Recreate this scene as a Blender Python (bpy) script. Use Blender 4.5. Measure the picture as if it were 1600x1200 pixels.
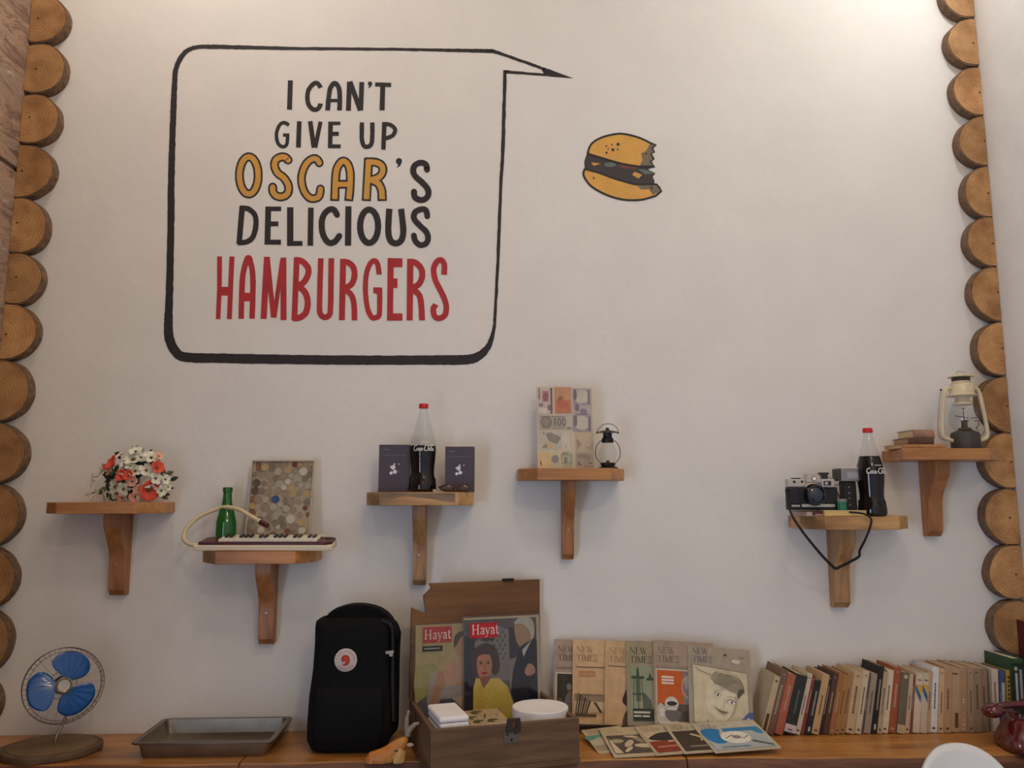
import bpy, bmesh, math, random
from mathutils import Vector, Matrix, Euler
random.seed(7)
S = bpy.context.scene
COL = S.collection
for o in list(bpy.data.objects): bpy.data.objects.remove(o)

# ------------------------------------------------------------ camera
F = 1250.; PITCH = math.radians(8); YAW = math.radians(3); CZ = 1.6; D = 2.5; CX = -D*math.tan(YAW)
cam = bpy.data.cameras.new('camera'); camo = bpy.data.objects.new('camera', cam); COL.objects.link(camo)
cam.sensor_width = 36; cam.lens = F/1600*36; cam.clip_start = .02
camo.location = (CX, -D, CZ); camo.rotation_euler = (math.pi/2+PITCH, 0, -YAW)
S.camera = camo
# ------------------------------------------------------------ world, lights, exposure
W = bpy.data.worlds.new('world'); S.world = W; W.use_nodes = True
W.node_tree.nodes['Background'].inputs[0].default_value = (.80, .88, 1.0, 1)
W.node_tree.nodes['Background'].inputs[1].default_value = .03
S.view_settings.view_transform = 'Standard'; S.view_settings.look = 'None'
S.view_settings.exposure = 0.13; S.view_settings.gamma = 1; S.view_settings.use_curve_mapping = False
def lamp(name, kind, loc, power, color, size=.1, target=None, **kw):
    l = bpy.data.lights.new(name, kind); l.energy = power; l.color = color
    if kind == 'AREA': l.shape = 'DISK'; l.size = size
    else: l.shadow_soft_size = size
    for k, v in kw.items(): setattr(l, k, v)
    o = bpy.data.objects.new(name, l); COL.objects.link(o); o.location = loc
    if target:
        o.rotation_euler = (Vector(target)-Vector(loc)).to_track_quat('-Z', 'Y').to_euler()
    return o
lamp('pendant_bulb_light', 'POINT', (1.4, -.6, 3.55), 10.5, (.98, 1, 1), .05)
lamp('pendant_bulb_light', 'POINT', (-1.0, -.6, 3.8), 13.5, (1, .93, .86), .05)
lamp('ceiling_lamp_light', 'AREA', (.3, -2.0, 3.86), 9.5, (1, .82, .62), .4, (.3, -1.9, 0))
lamp('ceiling_lamp_light', 'POINT', (.75, -3.4, 3.4), 30, (1, .79, .56), .12)
lamp('added_daylight_panel', 'AREA', (-1.545, -3.0, 1.05), 41, (.62, .82, 1.16), 1.15, (1.5, -3.0, 1.05), shape='RECTANGLE', size_y=2.0)  # unseen cool area light, added to brighten the right of the back wall

# ------------------------------------------------------------ photo point to place
def ray(px, py):
    u = (px-800)/F; v = (600-py)/F
    fy = math.cos(PITCH)-v*math.sin(PITCH); fz = math.sin(PITCH)+v*math.cos(PITCH)
    return (u*math.cos(YAW)+fy*math.sin(YAW), -u*math.sin(YAW)+fy*math.cos(YAW), fz)
def P(px, py, Y=0.):
    d = ray(px, py); t = (Y+D)/d[1]; return Vector((CX+d[0]*t, Y, CZ+d[2]*t))
def PZ(px, py, Z):
    d = ray(px, py); t = (Z-CZ)/d[2]; return Vector((CX+d[0]*t, -D+d[1]*t, Z))

# ------------------------------------------------------------ colour and materials
def lin(c):
    f = lambda x: x/12.92 if x <= .04045 else ((x+.055)/1.055)**2.4
    return tuple(f(x/255.) for x in c)
MATS = {}
def mat(name, c, rough=.6, metal=0., var=.0, vs=8., bump=0., bs=60., coat=0., trans=0., ior=1.45, stretch=(1, 1, 1), c2=None, spec=.5, sheen=0.):
    """principled, colour c in sRGB; var/c2 mixed in by noise of scale vs; bump by noise of scale bs"""
    if name in MATS: return MATS[name]
    m = bpy.data.materials.new(name); m.use_nodes = True; MATS[name] = m
    N = m.node_tree.nodes; L = m.node_tree.links; b = N['Principled BSDF']
    a = lin(c); b.inputs['Base Color'].default_value = (*a, 1)
    b.inputs['Roughness'].default_value = rough; b.inputs['Metallic'].default_value = metal
    b.inputs['Coat Weight'].default_value = coat; b.inputs['Transmission Weight'].default_value = trans
    b.inputs['IOR'].default_value = ior; b.inputs['Specular IOR Level'].default_value = spec
    if sheen: b.inputs['Sheen Weight'].default_value = sheen
    if var or c2 or bump:
        tc = N.new('ShaderNodeTexCoord'); mp = N.new('ShaderNodeMapping'); mp.inputs['Scale'].default_value = stretch
        L.new(tc.outputs['Object'], mp.inputs[0])
    if var or c2:
        n = N.new('ShaderNodeTexNoise'); n.inputs['Scale'].default_value = vs; n.inputs['Detail'].default_value = 6; n.inputs['Roughness'].default_value = .65
        L.new(mp.outputs[0], n.inputs['Vector'])
        r = N.new('ShaderNodeValToRGB'); L.new(n.outputs['Fac'], r.inputs[0])
        e = lin(c2) if c2 else tuple(x*(1-var) for x in a)
        f = a if c2 else tuple(min(1, x*(1+var)) for x in a)
        r.color_ramp.elements[0].position = .32; r.color_ramp.elements[1].position = .68
        r.color_ramp.elements[0].color = (*e, 1); r.color_ramp.elements[1].color = (*f, 1)
        L.new(r.outputs[0], b.inputs['Base Color'])
    if bump:
        n2 = N.new('ShaderNodeTexNoise'); n2.inputs['Scale'].default_value = bs; n2.inputs['Detail'].default_value = 5
        L.new(mp.outputs[0], n2.inputs['Vector'])
        bp = N.new('ShaderNodeBump'); bp.inputs['Strength'].default_value = bump; bp.inputs['Distance'].default_value = .01
        L.new(n2.outputs['Fac'], bp.inputs['Height']); L.new(bp.outputs[0], b.inputs['Normal'])
    return m
def wood(name, c1, c2, axis='x', scale=1., rough=.5, knots=0, coat=0.):
    """long grain along axis"""
    if name in MATS: return MATS[name]
    m = bpy.data.materials.new(name); m.use_nodes = True; MATS[name] = m
    N = m.node_tree.nodes; L = m.node_tree.links; b = N['Principled BSDF']
    b.inputs['Roughness'].default_value = rough; b.inputs['Coat Weight'].default_value = coat; b.inputs['Coat Roughness'].default_value = .25
    tc = N.new('ShaderNodeTexCoord'); mp = N.new('ShaderNodeMapping')
    s = {'x': (2, 22, 22), 'y': (22, 2, 22), 'z': (22, 22, 2)}[axis]
    mp.inputs['Scale'].default_value = tuple(k*scale for k in s); L.new(tc.outputs['Object'], mp.inputs[0])
    n = N.new('ShaderNodeTexNoise'); n.inputs['Scale'].default_value = 1.4; n.inputs['Detail'].default_value = 8; n.inputs['Roughness'].default_value = .6; n.inputs['Distortion'].default_value = .8
    L.new(mp.outputs[0], n.inputs['Vector'])
    r = N.new('ShaderNodeValToRGB'); L.new(n.outputs['Fac'], r.inputs[0])
    r.color_ramp.elements[0].position = .3; r.color_ramp.elements[1].position = .68
    r.color_ramp.elements[0].color = (*lin(c2), 1); r.color_ramp.elements[1].color = (*lin(c1), 1)
    out = r.outputs[0]
    n3 = N.new('ShaderNodeTexNoise'); n3.inputs['Scale'].default_value = 5*scale; n3.inputs['Detail'].default_value = 3
    mp3 = N.new('ShaderNodeMapping'); mp3.inputs['Scale'].default_value = tuple(.4 if k < 5 else 1.6 for k in s); L.new(tc.outputs['Object'], mp3.inputs[0]); L.new(mp3.outputs[0], n3.inputs['Vector'])
    r3 = N.new('ShaderNodeValToRGB'); r3.color_ramp.elements[0].position = .36 if knots else .25; r3.color_ramp.elements[1].position = .5 if knots else .6
    r3.color_ramp.elements[0].color = (.42, .36, .3, 1) if knots else (.7, .66, .62, 1); r3.color_ramp.elements[1].color = (1, 1, 1, 1)
    L.new(n3.outputs['Fac'], r3.inputs[0])
    mx = N.new('ShaderNodeMixRGB'); mx.blend_type = 'MULTIPLY'; mx.inputs[0].default_value = 1
    L.new(out, mx.inputs[1]); L.new(r3.outputs[0], mx.inputs[2]); L.new(mx.outputs[0], b.inputs['Base Color'])
    bp = N.new('ShaderNodeBump'); bp.inputs['Strength'].default_value = .25; bp.inputs['Distance'].default_value = .004
    L.new(n.outputs['Fac'], bp.inputs['Height']); L.new(bp.outputs[0], b.inputs['Normal'])
    return m
def glassy(name, tint=(1, 1, 1), rough=.02):
    """thin clear glass: what lies behind shows through, the surface reflects by angle"""
    if name in MATS: return MATS[name]
    m = bpy.data.materials.new(name); m.use_nodes = True; MATS[name] = m
    N = m.node_tree.nodes; L = m.node_tree.links; N.clear()
    o = N.new('ShaderNodeOutputMaterial'); t = N.new('ShaderNodeBsdfTransparent'); g = N.new('ShaderNodeBsdfGlossy'); f = N.new('ShaderNodeLayerWeight'); f.inputs[0].default_value = .5; p = N.new('ShaderNodeMath'); p.operation = 'POWER'; p.inputs[1].default_value = 4.5; q = N.new('ShaderNodeMath'); q.operation = 'MULTIPLY_ADD'; q.inputs[1].default_value = .45; q.inputs[2].default_value = .035; x = N.new('ShaderNodeMixShader')
    t.inputs[0].default_value = (*tint, 1); g.inputs['Roughness'].default_value = rough; L.new(f.outputs['Facing'], p.inputs[0]); L.new(p.outputs[0], q.inputs[0]); L.new(q.outputs[0], x.inputs[0]); L.new(t.outputs[0], x.inputs[1]); L.new(g.outputs[0], x.inputs[2]); L.new(x.outputs[0], o.inputs[0])
    return m
def vcol_mat(name, rough=.6):
    if name in MATS: return MATS[name]
    m = bpy.data.materials.new(name); m.use_nodes = True; MATS[name] = m
    N = m.node_tree.nodes; L = m.node_tree.links; b = N['Principled BSDF']; b.inputs['Roughness'].default_value = rough; b.inputs['Specular IOR Level'].default_value = .25
    a = N.new('ShaderNodeAttribute'); a.attribute_name = 'Col'
    tc = N.new('ShaderNodeTexCoord'); n = N.new('ShaderNodeTexNoise'); n.inputs['Scale'].default_value = 40; n.inputs['Detail'].default_value = 4
    L.new(tc.outputs['Object'], n.inputs['Vector'])
    r = N.new('ShaderNodeValToRGB'); r.color_ramp.elements[0].position = .3; r.color_ramp.elements[0].color = (.82, .82, .82, 1); r.color_ramp.elements[1].position = .65
    L.new(n.outputs['Fac'], r.inputs[0])
    mx = N.new('ShaderNodeMixRGB'); mx.blend_type = 'MULTIPLY'; mx.inputs[0].default_value = 1
    L.new(a.outputs['Color'], mx.inputs[1]); L.new(r.outputs[0], mx.inputs[2]); L.new(mx.outputs[0], b.inputs['Base Color'])
    return m

# ------------------------------------------------------------ mesh helpers
def cr(pts, n=8, closed=False):
    """Catmull-Rom through points of any dimension"""
    q = [tuple(p) for p in pts]; m = len(q); out = []
    rng = range(m if closed else m-1)
    for i in rng:
        if closed: p0, p1, p2, p3 = q[(i-1) % m], q[i], q[(i+1) % m], q[(i+2) % m]
        else: p0, p1, p2, p3 = q[max(i-1, 0)], q[i], q[i+1], q[min(i+2, m-1)]
        for k in range(n):
            t = k/n
            out.append(tuple(.5*((2*b)+(-a+c)*t+(2*a-5*b+4*c-d)*t*t+(-a+3*b-3*c+d)*t**3) for a, b, c, d in zip(p0, p1, p2, p3)))
    if not closed: out.append(q[-1])
    return out
class MB:
    def __init__(s): s.v = []; s.f = []; s.c = []
    def add(s, vs, fs, col=None):
        o = len(s.v); s.v += [tuple(v) for v in vs]
        for f in fs: s.f.append(tuple(i+o for i in f)); s.c.append(col)
        return s
    def box(s, c, sz, rot=None, taper=1.):
        x, y, z = (k/2 for k in sz)
        vs = [Vector(((-x if i & 1 == 0 else x)*(taper if i & 4 else 1), (-y if i & 2 == 0 else y)*(taper if i & 4 else 1), -z if i & 4 == 0 else z)) for i in range(8)]
        if rot: M = Euler(rot).to_matrix(); vs = [M @ v for v in vs]
        return s.add([v+Vector(c) for v in vs], [(0, 2, 3, 1), (4, 5, 7, 6), (0, 1, 5, 4), (2, 6, 7, 3), (0, 4, 6, 2), (1, 3, 7, 5)])
    def prism(s, poly, a, b, plane='xz'):
        """polygon extruded from a to b along the third axis"""
        mk = {'xz': lambda p, t: (p[0], t, p[1]), 'xy': lambda p, t: (p[0], p[1], t), 'yz': lambda p, t: (t, p[0], p[1])}[plane]
        n = len(poly)
        ar = sum(poly[i][0]*poly[(i+1) % n][1]-poly[(i+1) % n][0]*poly[i][1] for i in range(n))
        if (ar < 0) ^ (plane == 'xz'): poly = poly[::-1]
        if a > b: a, b = b, a
        vs = [mk(p, a) for p in poly]+[mk(p, b) for p in poly]
        fs = [tuple(range(n))[::-1], tuple(range(n, 2*n))]+[(i, (i+1) % n, n+(i+1) % n, n+i) for i in range(n)]
        return s.add(vs, fs)
    def lathe(s, prof, n=24, c=(0, 0, 0), sx=1., sy=1., M=None):
        """profile (r, z) about z"""
        vs = []; fs = []; m = len(prof)
        for r, z in prof:
            for k in range(n):
                a = 2*math.pi*k/n; vs.append(Vector((r*math.cos(a)*sx, r*math.sin(a)*sy, z)))
        for i in range(m-1):
            for k in range(n):
                k2 = (k+1) % n; fs.append((i*n+k, i*n+k2, (i+1)*n+k2, (i+1)*n+k))
        if prof[0][0] > 1e-6: fs.append(tuple(range(n))[::-1])
        if prof[-1][0] > 1e-6: fs.append(tuple((m-1)*n+k for k in range(n)))
        if M: vs = [M @ v for v in vs]
        return s.add([v+Vector(c) for v in vs], fs)
    def tube(s, path, r, n=8, closed=False):
        p = [Vector(q) for q in path]; m = len(p); rr = r if isinstance(r, (list, tuple)) else [r]*m
        vs = []; fs = []; up = None
        for i in range(m):
            t = (p[(i+1) % m]-p[i-1]) if closed else (p[min(i+1, m-1)]-p[max(i-1, 0)])
            t = t.normalized() if t.length > 1e-9 else Vector((0, 0, 1))
            if up is None: up = t.orthogonal().normalized()
            up = (up-t*up.dot(t)); up = up.normalized() if up.length > 1e-6 else t.orthogonal().normalized()
            w = t.cross(up)
            for k in range(n):
                a = 2*math.pi*k/n; vs.append(p[i]+(up*math.cos(a)+w*math.sin(a))*rr[i])
        for i in range(m if closed else m-1):
            j = (i+1) % m
            for k in range(n):
                k2 = (k+1) % n; fs.append((i*n+k, i*n+k2, j*n+k2, j*n+k))
        if not closed: fs += [tuple(range(n))[::-1], tuple((m-1)*n+k for k in range(n))]
        return s.add(vs, fs)
    def ball(s, c, r, n=16, m=10, M=None):
        r = (r, r, r) if not isinstance(r, (tuple, list)) else r
        vs = []; fs = []
        for i in range(m+1):
            th = math.pi*i/m
            for k in range(n):
                a = 2*math.pi*k/n; vs.append(Vector((r[0]*math.sin(th)*math.cos(a), r[1]*math.sin(th)*math.sin(a), -r[2]*math.cos(th))))
        for i in range(m):
            for k in range(n):
                k2 = (k+1) % n; fs.append((i*n+k, i*n+k2, (i+1)*n+k2, (i+1)*n+k))
        if M: vs = [M @ v for v in vs]
        return s.add([v+Vector(c) for v in vs], fs)
    def map(s, fn): s.v = [tuple(fn(Vector(v))) for v in s.v]; return s
    def mesh(s, name, m, smooth=False, ang=40, weld=True):
        me = bpy.data.meshes.new(name); me.from_pydata(s.v, [], s.f)
        if any(c is not None for c in s.c):
            at = me.color_attributes.new('Col', 'FLOAT_COLOR', 'CORNER')
            for p in me.polygons:
                c = lin(s.c[p.index] or (255, 255, 255))
                for li in p.loop_indices: at.data[li].color = (*c, 1)
        elif weld:
            bm = bmesh.new(); bm.from_mesh(me); bmesh.ops.remove_doubles(bm, verts=bm.verts, dist=1e-6); bm.to_mesh(me); bm.free()
        me.update()
        if smooth: me.shade_smooth(); me.set_sharp_from_angle(angle=math.radians(ang))
        me.materials.append(m)
        return me
    def build(s, name, m, parent=None, smooth=False, bevel=0., ang=40, loc=None, rot=None, label=None, weld=True):
        o = bpy.data.objects.new(name, s.mesh(name, m, smooth, ang, weld)); COL.objects.link(o)
        if parent: o.parent = parent
        if loc is not None: o.location = loc
        if rot is not None: o.rotation_euler = rot
        if bevel:
            b = o.modifiers.new('bevel', 'BEVEL'); b.width = bevel; b.segments = 2; b.limit_method = 'ANGLE'; b.angle_limit = math.radians(35)
        if label: o['label'] = label
        return o
def tag(o, label, cat, group=None):
    o['label'] = label; o['category'] = cat
    if group: o['group'] = group
    return o
def thing(name, loc, label, cat, group=None, rz=0., rot=None):
    o = bpy.data.objects.new(name, None); COL.objects.link(o); o.location = loc
    o.rotation_euler = rot or (0, 0, rz); o.empty_display_size = .05
    return tag(o, label, cat, group)
def struct(o): o['kind'] = 'structure'; return o
def share(name, me, parent, loc=(0, 0, 0), rot=(0, 0, 0), scale=None):
    o = bpy.data.objects.new(name, me); COL.objects.link(o); o.parent = parent; o.location = loc; o.rotation_euler = rot
    if scale: o.scale = scale
    return o

# ------------------------------------------------------------ flat strokes (paint and print)
def ribbon(pts, w, closed=False, cap='r'):
    """quads of a stroke with width; pts (x, y) or (x, y, w)"""
    p = [(q[0], q[1], q[2] if len(q) > 2 else w) for q in pts]; m = len(p); L_ = []; R_ = []
    for i in range(m):
        a = p[i-1] if (closed or i > 0) else p[i]; b = p[(i+1) % m] if (closed or i < m-1) else p[i]
        dx, dy = b[0]-a[0], b[1]-a[1]; l = math.hypot(dx, dy) or 1
        nx, ny = -dy/l, dx/l; h = p[i][2]/2
        L_.append((p[i][0]+nx*h, p[i][1]+ny*h)); R_.append((p[i][0]-nx*h, p[i][1]-ny*h))
    polys = [[L_[i], R_[i], R_[(i+1) % m], L_[(i+1) % m]] for i in range(m if closed else m-1)]
    if cap == 'r' and not closed:
        for i in (0, m-1):
            r = p[i][2]/2*.98; polys.append([(p[i][0]+r*math.cos(a*math.pi/6), p[i][1]+r*math.sin(a*math.pi/6)) for a in range(12)])
    return polys
def ell(cx, cy, rx, ry, n=20, a0=0., a1=2*math.pi, rot=0.):
    o = []
    for k in range(n):
        a = a0+(a1-a0)*k/(n if abs(a1-a0) > 6.2 else n-1); x, y = rx*math.cos(a), ry*math.sin(a)
        o.append((cx+x*math.cos(rot)-y*math.sin(rot), cy+x*math.sin(rot)+y*math.cos(rot)))
    return o
def rect(x0, y0, x1, y1): return [(x0, y0), (x1, y0), (x1, y1), (x0, y1)]
class Print(MB):
    """flat coloured shapes on a surface facing -y; u right, v up (metres); each layer a hair prouder"""
    def __init__(s, step=.00025, fn=None): super().__init__(); s.k = 0; s.n = 0; s.step = step; s.fn = fn
    def poly(s, pts, col, layer=True):
        if layer: s.k += 1
        n = len(pts); ar = sum(pts[i][0]*pts[(i+1) % n][1]-pts[(i+1) % n][0]*pts[i][1] for i in range(n))
        if ar < 0: pts = pts[::-1]
        s.n += 1; e = s.k*s.step+s.n*1.2e-5
        vs = [s.fn(x, y, e) if s.fn else (x, -e, y) for x, y in pts]
        s.add(vs, [tuple(range(n))], col); return s
    def polys(s, ps, col):
        s.k += 1
        for p in ps: s.poly(p, col, False)
        return s
    def stroke(s, pts, w, col, closed=False, cap='r', smooth=0):
        return s.polys(ribbon(cr(pts, smooth, closed) if smooth else pts, w, closed, cap), col)
# small serif capitals in a unit-high box: (strokes, width); stroke = (points, width)
T1, T2, SF = .13, .05, .045
GL = {
 'N': ([([(.1, 0), (.1, 1)], T2), ([(.07, 1), (.72, 0)], T1), ([(.72, 0), (.72, 1)], T2), ([(-.03, .98), (.2, .98)], SF), ([(0, .02), (.22, .02)], SF), ([(.6, .98), (.84, .98)], SF)], .9),
 'E': ([([(.14, 0), (.14, 1)], T1), ([(0, .98), (.6, .98)], SF), ([(0, .02), (.62, .02)], SF), ([(.14, .52), (.45, .52)], SF), ([(.59, .8), (.59, 1)], SF), ([(.61, 0), (.61, .22)], SF), ([(.45, .42), (.45, .62)], SF)], .72),
 'W': ([([(.08, 1), (.34, 0)], T1), ([(.34, 0), (.56, .95)], T2), ([(.5, 1), (.76, 0)], T1), ([(.76, 0), (1.0, 1)], T2), ([(-.04, .98), (.22, .98)], SF), ([(.4, .98), (.62, .98)], SF), ([(.88, .98), (1.1, .98)], SF)], 1.12),
 'T': ([([(.36, 0), (.36, 1)], T1), ([(0, .97), (.72, .97)], SF), ([(.02, .78), (.02, 1)], SF), ([(.7, .78), (.7, 1)], SF), ([(.22, .02), (.5, .02)], SF)], .78),
 'I': ([([(.16, 0), (.16, 1)], T1), ([(.02, .98), (.3, .98)], SF), ([(.02, .02), (.3, .02)], SF)], .36),
 'M': ([([(.12, 0), (.12, 1)], T2), ([(.1, 1), (.46, .05)], T1), ([(.46, .05), (.8, 1)], T2), ([(.82, 0), (.82, 1)], T1), ([(0, .02), (.24, .02)], SF), ([(.68, .02), (.96, .02)], SF), ([(0, .98), (.14, .98)], SF), ([(.8, .98), (.96, .98)], SF)], 1.0),
 'S': ([(cr([(.5, .78), (.44, .94), (.27, 1), (.1, .9), (.1, .7), (.3, .54), (.5, .38), (.5, .12), (.3, 0), (.12, .05), (.06, .24)], 4), .09), ([(.52, .74), (.52, .98)], SF), ([(.05, .02), (.05, .28)], SF)], .62),
 'H': ([([(.13, 0), (.13, 1)], T1), ([(.62, 0), (.62, 1)], T1), ([(.13, .5), (.62, .5)], SF*1.4), ([(0, .98), (.26, .98)], SF), ([(0, .02), (.26, .02)], SF), ([(.5, .98), (.76, .98)], SF), ([(.5, .02), (.76, .02)], SF)], .84),
 'a': ([(cr([(.08, .5), (.18, .64), (.33, .62), (.37, .48), (.37, .1), (.46, .02)], 4), .11), (cr([(.37, .38), (.14, .3), (.06, .14), (.16, .02), (.32, .1), (.37, .2)], 4), .08)], .52),
 'y': ([([(.06, .66), (.25, .06)], .11), (cr([(.44, .66), (.24, -.02), (.12, -.26), (0, -.22)], 4), .06), ([(-.02, .65), (.16, .65)], SF), ([(.34, .65), (.52, .65)], SF)], .52),
 't': ([(cr([(.16, .88), (.16, .2), (.22, .04), (.36, .08)], 4), .11), ([(.02, .65), (.34, .65)], SF)], .42),
 '1': ([([(.2, 0), (.2, 1)], .15), ([(.05, .8), (.2, .98)], .08), ([(.05, .03), (.36, .03)], .06)], .48),
 '0': ([(ell(.27, .5, .2, .46, 18)+[(.47, .5)], .13)], .6),
 ' ': ([], .4),
}
def text(pr, s, u, v, h, col, wide=1.):
    for ch in s:
        g, w = GL[ch]; ps = []
        for pts, sw in g: ps += ribbon([(u+x*h*wide, v+y*h) for x, y in pts], sw*h, cap='b')
        pr.polys(ps, col); pr.k -= 1
        u += w*h*wide
    pr.k += 1
    return u
def bars(pr, u, v, w, h, col, n=1, gap=1.9, ragged=0.):
    """lines of print too small to read"""
    for i in range(n):
        pr.poly(rect(u, v-i*h*gap, u+w*(1-ragged*random.random()), v-i*h*gap+h), col, i == 0)

# ============================================================ the room
XL, XR, ZT, YF = -1.565, 1.595, 3.9, -4.6
plaster = mat('white_plaster', (222, 217, 210), .9, var=.035, vs=3.5, bump=.2, bs=16)
plaster2 = mat('white_plaster_rough', (222, 217, 210), .9, var=.05, vs=5, bump=.3, bs=10)
wb = struct(MB().box(((XL+XR)/2, .06, ZT/2), (XR-XL+.5, .12, ZT)).build('wall_back', plaster))
wr = struct(MB().box((XR+.06, YF/2, ZT/2), (.12, -YF, ZT)).build('wall_right', plaster2))
# left wall: slabs of brown veined stone
def stone():
    m = bpy.data.materials.new('veined_stone'); m.use_nodes = True
    N = m.node_tree.nodes; L = m.node_tree.links; b = N['Principled BSDF']; b.inputs['Roughness'].default_value = .6
    tc = N.new('ShaderNodeTexCoord'); mp = N.new('ShaderNodeMapping'); mp.inputs['Rotation'].default_value = (math.radians(50), 0, 0); mp.inputs['Scale'].default_value = (3, 2.2, 7)
    L.new(tc.outputs['Object'], mp.inputs[0])
    n = N.new('ShaderNodeTexNoise'); n.inputs['Scale'].default_value = 2.4; n.inputs['Detail'].default_value = 9; n.inputs['Roughness'].default_value = .68; n.inputs['Distortion'].default_value = 1.2
    L.new(mp.outputs[0], n.inputs['Vector'])
    r = N.new('ShaderNodeValToRGB'); L.new(n.outputs['Fac'], r.inputs[0]); e = r.color_ramp.elements
    e[0].position = .3; e[0].color = (*lin((100, 76, 72)), 1); e[1].position = .72; e[1].color = (*lin((214, 198, 180)), 1)
    for p, c in ((.42, (138, 108, 92)), (.5, (176, 146, 120)), (.58, (150, 124, 112))):
        q = e.new(p); q.color = (*lin(c), 1)
    L.new(r.outputs[0], b.inputs['Base Color'])
    bp = N.new('ShaderNodeBump'); bp.inputs['Strength'].default_value = .8; bp.inputs['Distance'].default_value = .02
    L.new(n.outputs['Fac'], bp.inputs['Height']); L.new(bp.outputs[0], b.inputs['Normal'])
    return m
wl = struct(MB().box((XL-.06, YF/2, ZT/2), (.12, -YF, ZT)).build('wall_left', mat('dark_mortar', (120, 100, 86), .9, bump=.4)))
sm = stone()
for i, (y0, y1, z0, z1) in enumerate([(-.42, -.0, 2.62, 3.9), (-.42, -.0, 1.72, 2.605), (-.42, -.0, .93, 1.705), (-.95, -.435, 2.3, 3.9), (-.95, -.435, .93, 2.285), (-.95, -.0, 0., .915)]):
    MB().box((XL+.004, (y0+y1)/2, (z0+z1)/2), (.012, y1-y0, z1-z0)).build('stone_slab', sm, wl, bevel=.003)
struct(MB().box((0, YF/2, -.05), (3.8, -YF+.4, .1)).build('floor', mat('grey_floor_tiles', (120, 112, 104), .5, var=.15, vs=5)))
struct(MB().box((0, YF/2, ZT+.05), (3.8, -YF+.4, .1)).build('ceiling', mat('ceiling_white', (222, 214, 204), .9, var=.02)))

# wall behind the viewer, and a made-up door frame set around the added daylight panel
struct(MB().box((0, YF-.06, ZT/2), (3.6, .12, ZT)).build('wall_front', plaster2))
struct(MB().box((XL+.02, -3.61, 1.06), (.05, .07, 2.12)).box((XL+.02, -2.39, 1.06), (.05, .07, 2.12)).box((XL+.02, -3.0, 2.155), (.05, 1.29, .07)).build('added_door_frame', mat('door_frame_wood', (150, 110, 72), .5, var=.1), weld=False))

# ------------------------------------------------------------ painted speech bubble and words on the back wall
black_p = mat('black_wall_paint', (40, 36, 36), .7, var=.12, vs=14)
gold_p = mat('mustard_wall_paint', (212, 152, 58), .7, c2=(196, 148, 76), vs=10)
red_p = mat('red_wall_paint', (172, 44, 48), .7, var=.14, vs=14)
def onwall(polys, lift, z_=None):
    mb = MB(); z_ = z_ or [0]*len(polys)
    for i_, p in enumerate(polys):
        ar = sum(p[i][0]*p[(i+1) % len(p)][1]-p[(i+1) % len(p)][0]*p[i][1] for i in range(len(p)))
        if ar > 0: p = p[::-1]                       # photo y runs down
        mb.add([P(x, y, -lift-1.5e-5*(i_ % 7)-z_[i_]) for x, y in p], [tuple(range(len(p)))])
    return mb
def Z(ox, oy, s, pts): return [(ox+q[0]/s, oy+q[1]/s) for q in pts]
rj = random.Random(3)
bub = [(861, 117.4, 4), (830, 115.2, 3.6), (789, 112, 5), (787.5, 170, 5.5), (785.5, 240, 5.6), (782.5, 290, 5), (778.7, 390, 5), (773.7, 490, 4.6), (771.5, 515, 5.5), (763.7, 540, 9), (750, 555, 13), (732, 561.5, 15), (695, 562.5, 15), (600, 562.7, 14.6), (520, 562.5, 14.5), (415, 561, 15), (340, 559.6, 15), (290, 558, 15), (275, 550, 15), (265.5, 532, 15), (263, 510, 14), (264.5, 465, 12), (266.7, 365, 11), (267.5, 290, 10.6), (269, 230, 10), (271, 170, 9.5), (273, 126, 8.5), (275, 108, 8), (281.5, 92, 8), (292, 79.5, 7.2), (308, 73.5, 6.2), (330, 73, 6.6), (380, 74, 6.2), (460, 75.6, 5), (560, 76.4, 4.6), (640, 77.2, 4.4), (700, 78.5, 5), (760, 79.6, 6), (771, 80.2, 6), (790, 86.4, 4.8), (830, 100.6, 4.4), (862, 112, 4.4)]
sharp = {2}
path = []
def wob(pts): return [(x+rj.uniform(-.25, .25), y+rj.uniform(-.25, .25), w+rj.uniform(-.5, .6)) for x, y, w in pts]
seg1 = cr(bub[:3], 6); seg2 = cr(bub[2:], 12)
polys = ribbon(wob(seg1), 4, cap='b')+ribbon(wob(seg2), 4, cap='b')+[rect(786.2, 109.5, 792, 114.8), [(845, 106), (863, 110), (896, 122.4), (858, 119.5), (850, 116)]]
bubble = onwall(polys, .0008).build('speech_bubble', black_p, wb, label='black painted speech bubble outline with its tail pointing right', weld=False)
def lettering(strokes, m, lift, extra=0., label=None, name='lettering'):
    polys = []; zz = []
    for si, s in enumerate(strokes):
        zz += [si*2.4e-5]*(len(polys)-len(zz))
        pts, w = s[0], s[1]; mode = s[2] if len(s) > 2 else 'b'
        if mode == 'poly': polys.append(pts); continue
        closed = 'o' in mode; cap = 'r' if 'r' in mode else 'b'
        q = cr(pts, 6, closed) if ('c' in mode or closed) else pts
        if extra and cap == 'b' and not closed:      # let the outline show past square ends too
            a, b = Vector(q[0]), Vector(q[1]); c, d = Vector(q[-1]), Vector(q[-2])
            q = [tuple(a+(a-b).normalized()*extra/2)]+list(q[1:-1])+[tuple(c+(c-d).normalized()*extra/2)]
        q = [(x+rj.uniform(-.12, .12), y+rj.uniform(-.12, .12), w+extra+rj.uniform(-.3, .3)) for x, y in q]
        polys += ribbon(q, w, closed, cap)
    zz += [len(strokes)*2.4e-5]*(len(polys)-len(zz))
    return onwall(polys, lift, zz).build(name, m, bubble, label=label, weld=False)
A1 = lambda p: Z(430, 110, 8, p)
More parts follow.
